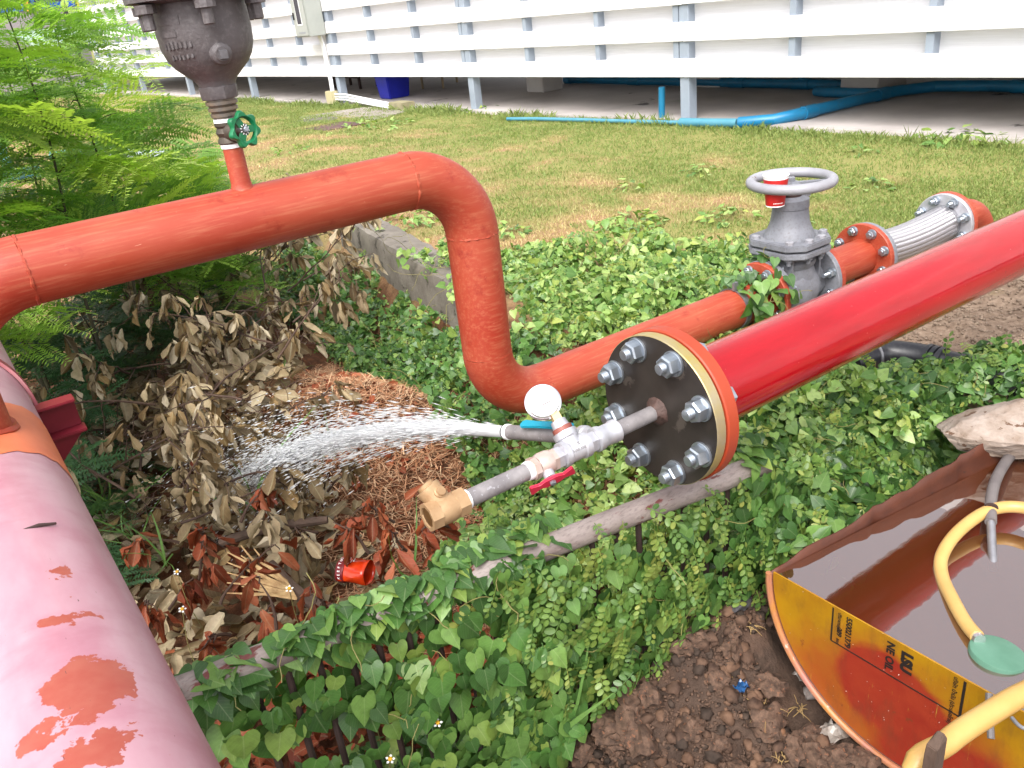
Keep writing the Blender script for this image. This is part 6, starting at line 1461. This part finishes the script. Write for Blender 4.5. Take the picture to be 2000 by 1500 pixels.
def litter(n, poly, T, mat_, size, name, label, zl=.05):
    Ms = []; xs = [p[0] for p in poly]; ys = [p[1] for p in poly]
    while len(Ms) < n:
        x, y = random.uniform(min(xs), max(xs)), random.uniform(min(ys), max(ys))
        if not inpoly(x, y, poly): continue
        a = random.uniform(0, 6.28); s = size * random.uniform(.5, 1.2); Ms.append(basis((x, y, hz(x, y) + random.random() * zl + .004), (math.cos(a), math.sin(a), random.uniform(-.5, .5)), Vector((0, 0, 1)) + rv(.55), s))
    return tag(bulk(name, T, Ms, mat_), label, 'leaf litter', kind='stuff')
PITP = [(-.6, 1.35), (.55, 1.22), (.85, 1.5), (1.05, 2.0), (1.3, 3.2), (1.4, 4.2), (-.6, 4.2)]
for i, T in enumerate(DT[:3]): litter(900, [(-.6, 1.7), (.75, 1.7), (.70, 2.4), (.9, 3.0), (1.2, 3.8), (-.6, 4.2)], T, DEADS, .075, 'dead_leaf_litter', 'thick litter of grey brown dead leaves on the pit floor', .16)
for i, T in enumerate(DT[:2]): litter(520, [(-.4, 1.42), (.60, 1.34), (.95, 1.40), (.95, 1.65), (.5, 1.85), (-.4, 1.85)], T, RUSTS, .06, 'rust_leaf_litter', 'litter of rust red dead leaves behind the rail', .10)
litter(320, [(.6, 1.6), (1.0, 1.7), (1.2, 2.6), (1.0, 3.3), (.7, 2.6)], DT[0], RUSTS, .05, 'fallen_brown_leaves', 'scattered brown leaves on the straw heap', .02)
# straw heap needles
def straw():
    n = 17000; x = RNG.normal(.92, .26, n * 2); y = RNG.uniform(1.45, 3.6, n * 2); k = (x > .42) & (x < 1.32); x, y = x[k][:n], y[k][:n]; n = len(x); z = hgt(x, y) + RNG.random(n) * .03
    L = RNG.uniform(.025, .085, n); a = RNG.uniform(0, 2 * PI, n); e = RNG.normal(.05, .28, n); d = np.stack([np.cos(a) * np.cos(e), np.sin(a) * np.cos(e), np.sin(e)], -1) * L[:, None]; s = np.stack([-np.sin(a), np.cos(a), np.zeros(n)], -1) * RNG.uniform(.0008, .0018, n)[:, None]
    p = np.stack([x, y, z], -1); bend = np.stack([np.zeros(n), np.zeros(n), L * RNG.uniform(-.05, .15, n)], -1)
    V = np.stack([p - d / 2 - s, p - d / 2 + s, p + s + bend, p + d / 2, p - s + bend], 1).reshape(-1, 3); o = np.arange(n) * 5
    F = np.concatenate([np.stack([o, o + 1, o + 2, o + 4], -1), np.stack([o + 4, o + 2, o + 3, o + 3], -1)]); F2 = np.concatenate([np.stack([o, o + 1, o + 2], -1), np.stack([o, o + 2, o + 4], -1), np.stack([o + 4, o + 2, o + 3], -1)])
    g = bpy.data.objects.new('pine_straw', np_mesh('pine_straw', V, F2, STRAW)); COL.objects.link(g); g.data.uv_layers.new(name='uv'); tag(g, 'heap of wet reddish brown straw needles under the water jet', 'straw', kind='stuff')
straw()
# split dry wood, orange wrapper, log
q0, q1 = AZ(590, 1165, .33), AZ(700, 1215, .30)
fan = thing('split_palm_stalk', tuple(q0), 'dry palm stalk splayed into pale fibres among the rust leaves', 'stalk')
MB().tube(smooth_path([AZ(530, 1100, .36), q0, q1, AZ(760, 1235, .28)], 4), [.010, .012, .014, .016, .017, .018, .018, .018, .018, .018, .018, .018, .018], 10).build('stalk', BARK, fan)
for k in range(16):
    t = k / 15; tip = AZ(470 + 30 * math.sin(k * 2.1), 1065 + 100 * t, .40 - .06 * t); st = AZ(560 + 20 * t, 1135 + 35 * t, .36); MB().tube([st, (st + tip) / 2 + rv(.006), tip], [.0035, .0042, .0015], 5, flat=.4).build('fibre', FANM, fan)
wr = thing('orange_wrapper', tuple(AZ(690, 1135, .33)), 'crumpled orange drink wrapper with maroon band and white print', 'wrapper')
wa, wb = AZ(668, 1112, .37), AZ(722, 1118, .37); ax_ = (wb - wa).normalized(); u_ = Vector((0, 0, 1)); u_ = (u_ - ax_ * u_.dot(ax_)).normalized(); v_ = ax_.cross(u_)
def crump(a0, a1, r, mat_, nm, amp, seed):
    rnd = random.Random(seed); vs = []; fs = []; ns, m2 = 28, 7
    for i in range(m2 + 1):
        c = wa + (wb - wa) * mix(a0, a1, i / m2)
        for k in range(ns):
            a = 2 * PI * k / ns; rr = r * (1 + amp * math.sin(a * 5 + i * .8 + seed) + amp * .8 * (rnd.random() - .5)); vs.append(c + (u_ * math.cos(a) * .85 + v_ * math.sin(a)) * rr)
    for i in range(m2):
        for k in range(ns): fs.append((i * ns + k, i * ns + (k + 1) % ns, (i + 1) * ns + (k + 1) % ns, (i + 1) * ns + k))
    o = MB().add(vs, fs).build(nm, mat_, wr, smooth=25); md = o.modifiers.new('thickness', 'SOLIDIFY'); md.thickness = .0006; return o
crump(.0, 1.0, .0330, WRAP, 'orange_wall', .045, 4); crump(-.02, .26, .0345, MAROON, 'maroon_band', .02, 6)
wt_ = (CAMP - wa).normalized(); wt_ = (wt_ - ax_ * wt_.dot(ax_)).normalized(); ws_ = ax_.cross(wt_)
for k, ch in enumerate('KEEFTUL'):
    a = math.radians(38 - 15 * k); dn = wt_ * math.cos(a) + ws_ * math.sin(a); upc = -ax_; rdc = upc.cross(dn)
    flat_text(wr, ch, wa + ax_ * .0125 + dn * .0352 - rdc * .003, rdc, upc, .0095, WHITEP, .0003, 'printed_text')
for k in range(4):
    a = math.radians(-32 - 7 * k); dn = wt_ * math.cos(a) + ws_ * math.sin(a); MB().box(wa + ax_ * (.030 + .006 * (k % 3)) + dn * .0348, dn.cross(ax_) * .005, ax_ * .0009, dn * .0004).build('white_dash', WHITEP, wr, smooth=0)
tag(MB().tube(smooth_path([AZ(430, 1060, .30), AZ(530, 1030, .33), AZ(640, 1015, .33)], 5), [.011, .013, .014, .014, .015, .014, .014, .013, .013, .012, .010], 9).build('fallen_log', BARK), 'thick grey log lying behind the rust red leaves', 'log')
tag(MB().tube([AZ(205, 730, .36), AZ(245, 712, .36)], .014, 10).build('cut_branch', mat('fresh_orange_bark', srgb(176, 96, 52, .6), rough=.8, bump=.6, bs=60)), 'short orange brown cut branch at the left of the heap', 'branch')
tag(MB().tube([AZ(375, 905, .40), AZ(410, 925, .39)], .008, 8).build('cut_branch', mat('red_bark', srgb(170, 84, 56, .6), rough=.8)), 'small reddish cut branch under the falling spray', 'branch')

# ------------------------------------------------------------------ water jet
t = NT('spray_water'); dfw = t.N('BsdfDiffuse'); dfw.inputs['Color'].default_value = (.95, .96, .98, 1); tlw = t.N('BsdfTranslucent'); tlw.inputs['Color'].default_value = (.95, .96, .98, 1); gw_ = t.N('BsdfGlossy'); gw_.inputs['Roughness'].default_value = .12; trw = t.N('BsdfTransparent')
m1 = t.N('MixShader'); m1.inputs[0].default_value = .5; t.link(dfw.outputs[0], m1.inputs[1]); t.link(tlw.outputs[0], m1.inputs[2])
m2 = t.N('MixShader'); m2.inputs[0].default_value = .12; t.link(m1.outputs[0], m2.inputs[1]); t.link(gw_.outputs[0], m2.inputs[2])
m3 = t.N('MixShader'); m3.inputs[0].default_value = .34; t.link(m2.outputs[0], m3.inputs[1]); t.link(trw.outputs[0], m3.inputs[2]); t.link(m3.outputs[0], t.out.inputs['Surface'])
SPRAY = t.m
JV = 5.4; JDIR = np.array(JD) + np.array([-.05, 0, .05]); J0 = np.array(JET0)
def jet_at(t, d=JDIR, v=JV): return J0 + d * v * t + np.array([0, 0, -4.9]) * t * t
def jet():
    # streaks: elongated 6-sided spindles along the local velocity
    n = 26000; tt = RNG.random(n) ** 1.25 * .42; core = RNG.random(n) < np.where(tt < .2, .70, .42)
    sp = np.where(core, .012, .056)[:, None] * (1 + 1.2 * (tt / .42)[:, None] ** 2)
    D = JDIR[None] + RNG.normal(0, 1, (n, 3)) * sp * np.array([1.1, .7, 1.0]); sv = JV * (1 + RNG.normal(0, .05, n) - np.where(core, 0, .12) * RNG.random(n))
    up = ~core & (RNG.random(n) < .3); D[up, 2] += .05
    P = J0[None] + D * (sv * tt)[:, None] + np.array([0, 0, -4.9])[None] * (tt ** 2)[:, None] + RNG.normal(0, .003, (n, 3)) * np.array([1, .3, 1])
    Vv = D * sv[:, None] + np.array([0, 0, -9.8])[None] * tt[:, None]; Vv /= np.linalg.norm(Vv, axis=1)[:, None]
    keep = P[:, 2] > hgt(P[:, 0], P[:, 1]) + .01; P, Vv, tt, core = P[keep], Vv[keep], tt[keep], core[keep]; n = len(P)
    k = tt / .40; r = RNG.uniform(.0005, .0015, n) * (1 + 1.1 * k) * np.where(core, 1.0, .8); L = r * mix(22, 5.0, k) * RNG.uniform(.6, 1.5, n)
    A = np.cross(Vv, np.array([0, 0, 1.0])); A /= np.linalg.norm(A, axis=1)[:, None]; B = np.cross(Vv, A)
    ring = [(math.cos(q), math.sin(q)) for q in np.linspace(0, 2 * PI, 5)[:-1]]
    V = [P - Vv * L[:, None]] + [P + (A * c + B * s) * r[:, None] for c, s in ring] + [P + Vv * (L * .8)[:, None]]
    V = np.stack(V, 1).reshape(-1, 3); o = np.arange(n) * 6; F = np.concatenate([np.stack([o, o + 1 + (j + 1) % 4, o + 1 + j], -1) for j in range(4)] + [np.stack([o + 5, o + 1 + j, o + 1 + (j + 1) % 4], -1) for j in range(4)])
    w = bpy.data.objects.new('water_spray', np_mesh('water_spray', V, F, SPRAY, smooth=True)); COL.objects.link(w)
    tag(w, 'white jet of water breaking into drops over the straw heap', 'water', kind='stuff')
jet()
# solid core near the nozzle
vs = []; fs = []; ns, m2_ = 16, 26
for i in range(m2_ + 1):
    tm = .15 * i / m2_; c = Vector(jet_at(tm)); d = Vector(JDIR * JV + np.array([0, 0, -9.8]) * tm).normalized(); u = d.orthogonal().normalized(); w_ = d.cross(u); r = (.0118 + .016 * (i / m2_) ** 1.2) * (1 - .5 * max(0, i / m2_ - .6))
    for k in range(ns):
        a = 2 * PI * k / ns; rr = r * (1 + .22 * float(vnoise(i * .45, k * 1.3)) * (i / m2_ + .2)) * (1 if i < m2_ else .1); vs.append(c + (u * math.cos(a) + w_ * math.sin(a)) * rr)
for i in range(m2_):
    for k in range(ns): fs.append((i * ns + k, i * ns + (k + 1) % ns, (i + 1) * ns + (k + 1) % ns, (i + 1) * ns + k))
tag(MB().add(vs, fs).build('water_jet', SPRAY, smooth=60), 'solid white water jet leaving the drain outlet', 'water')

for o in SC.objects:
    if '_loc' in o: del o['_loc']
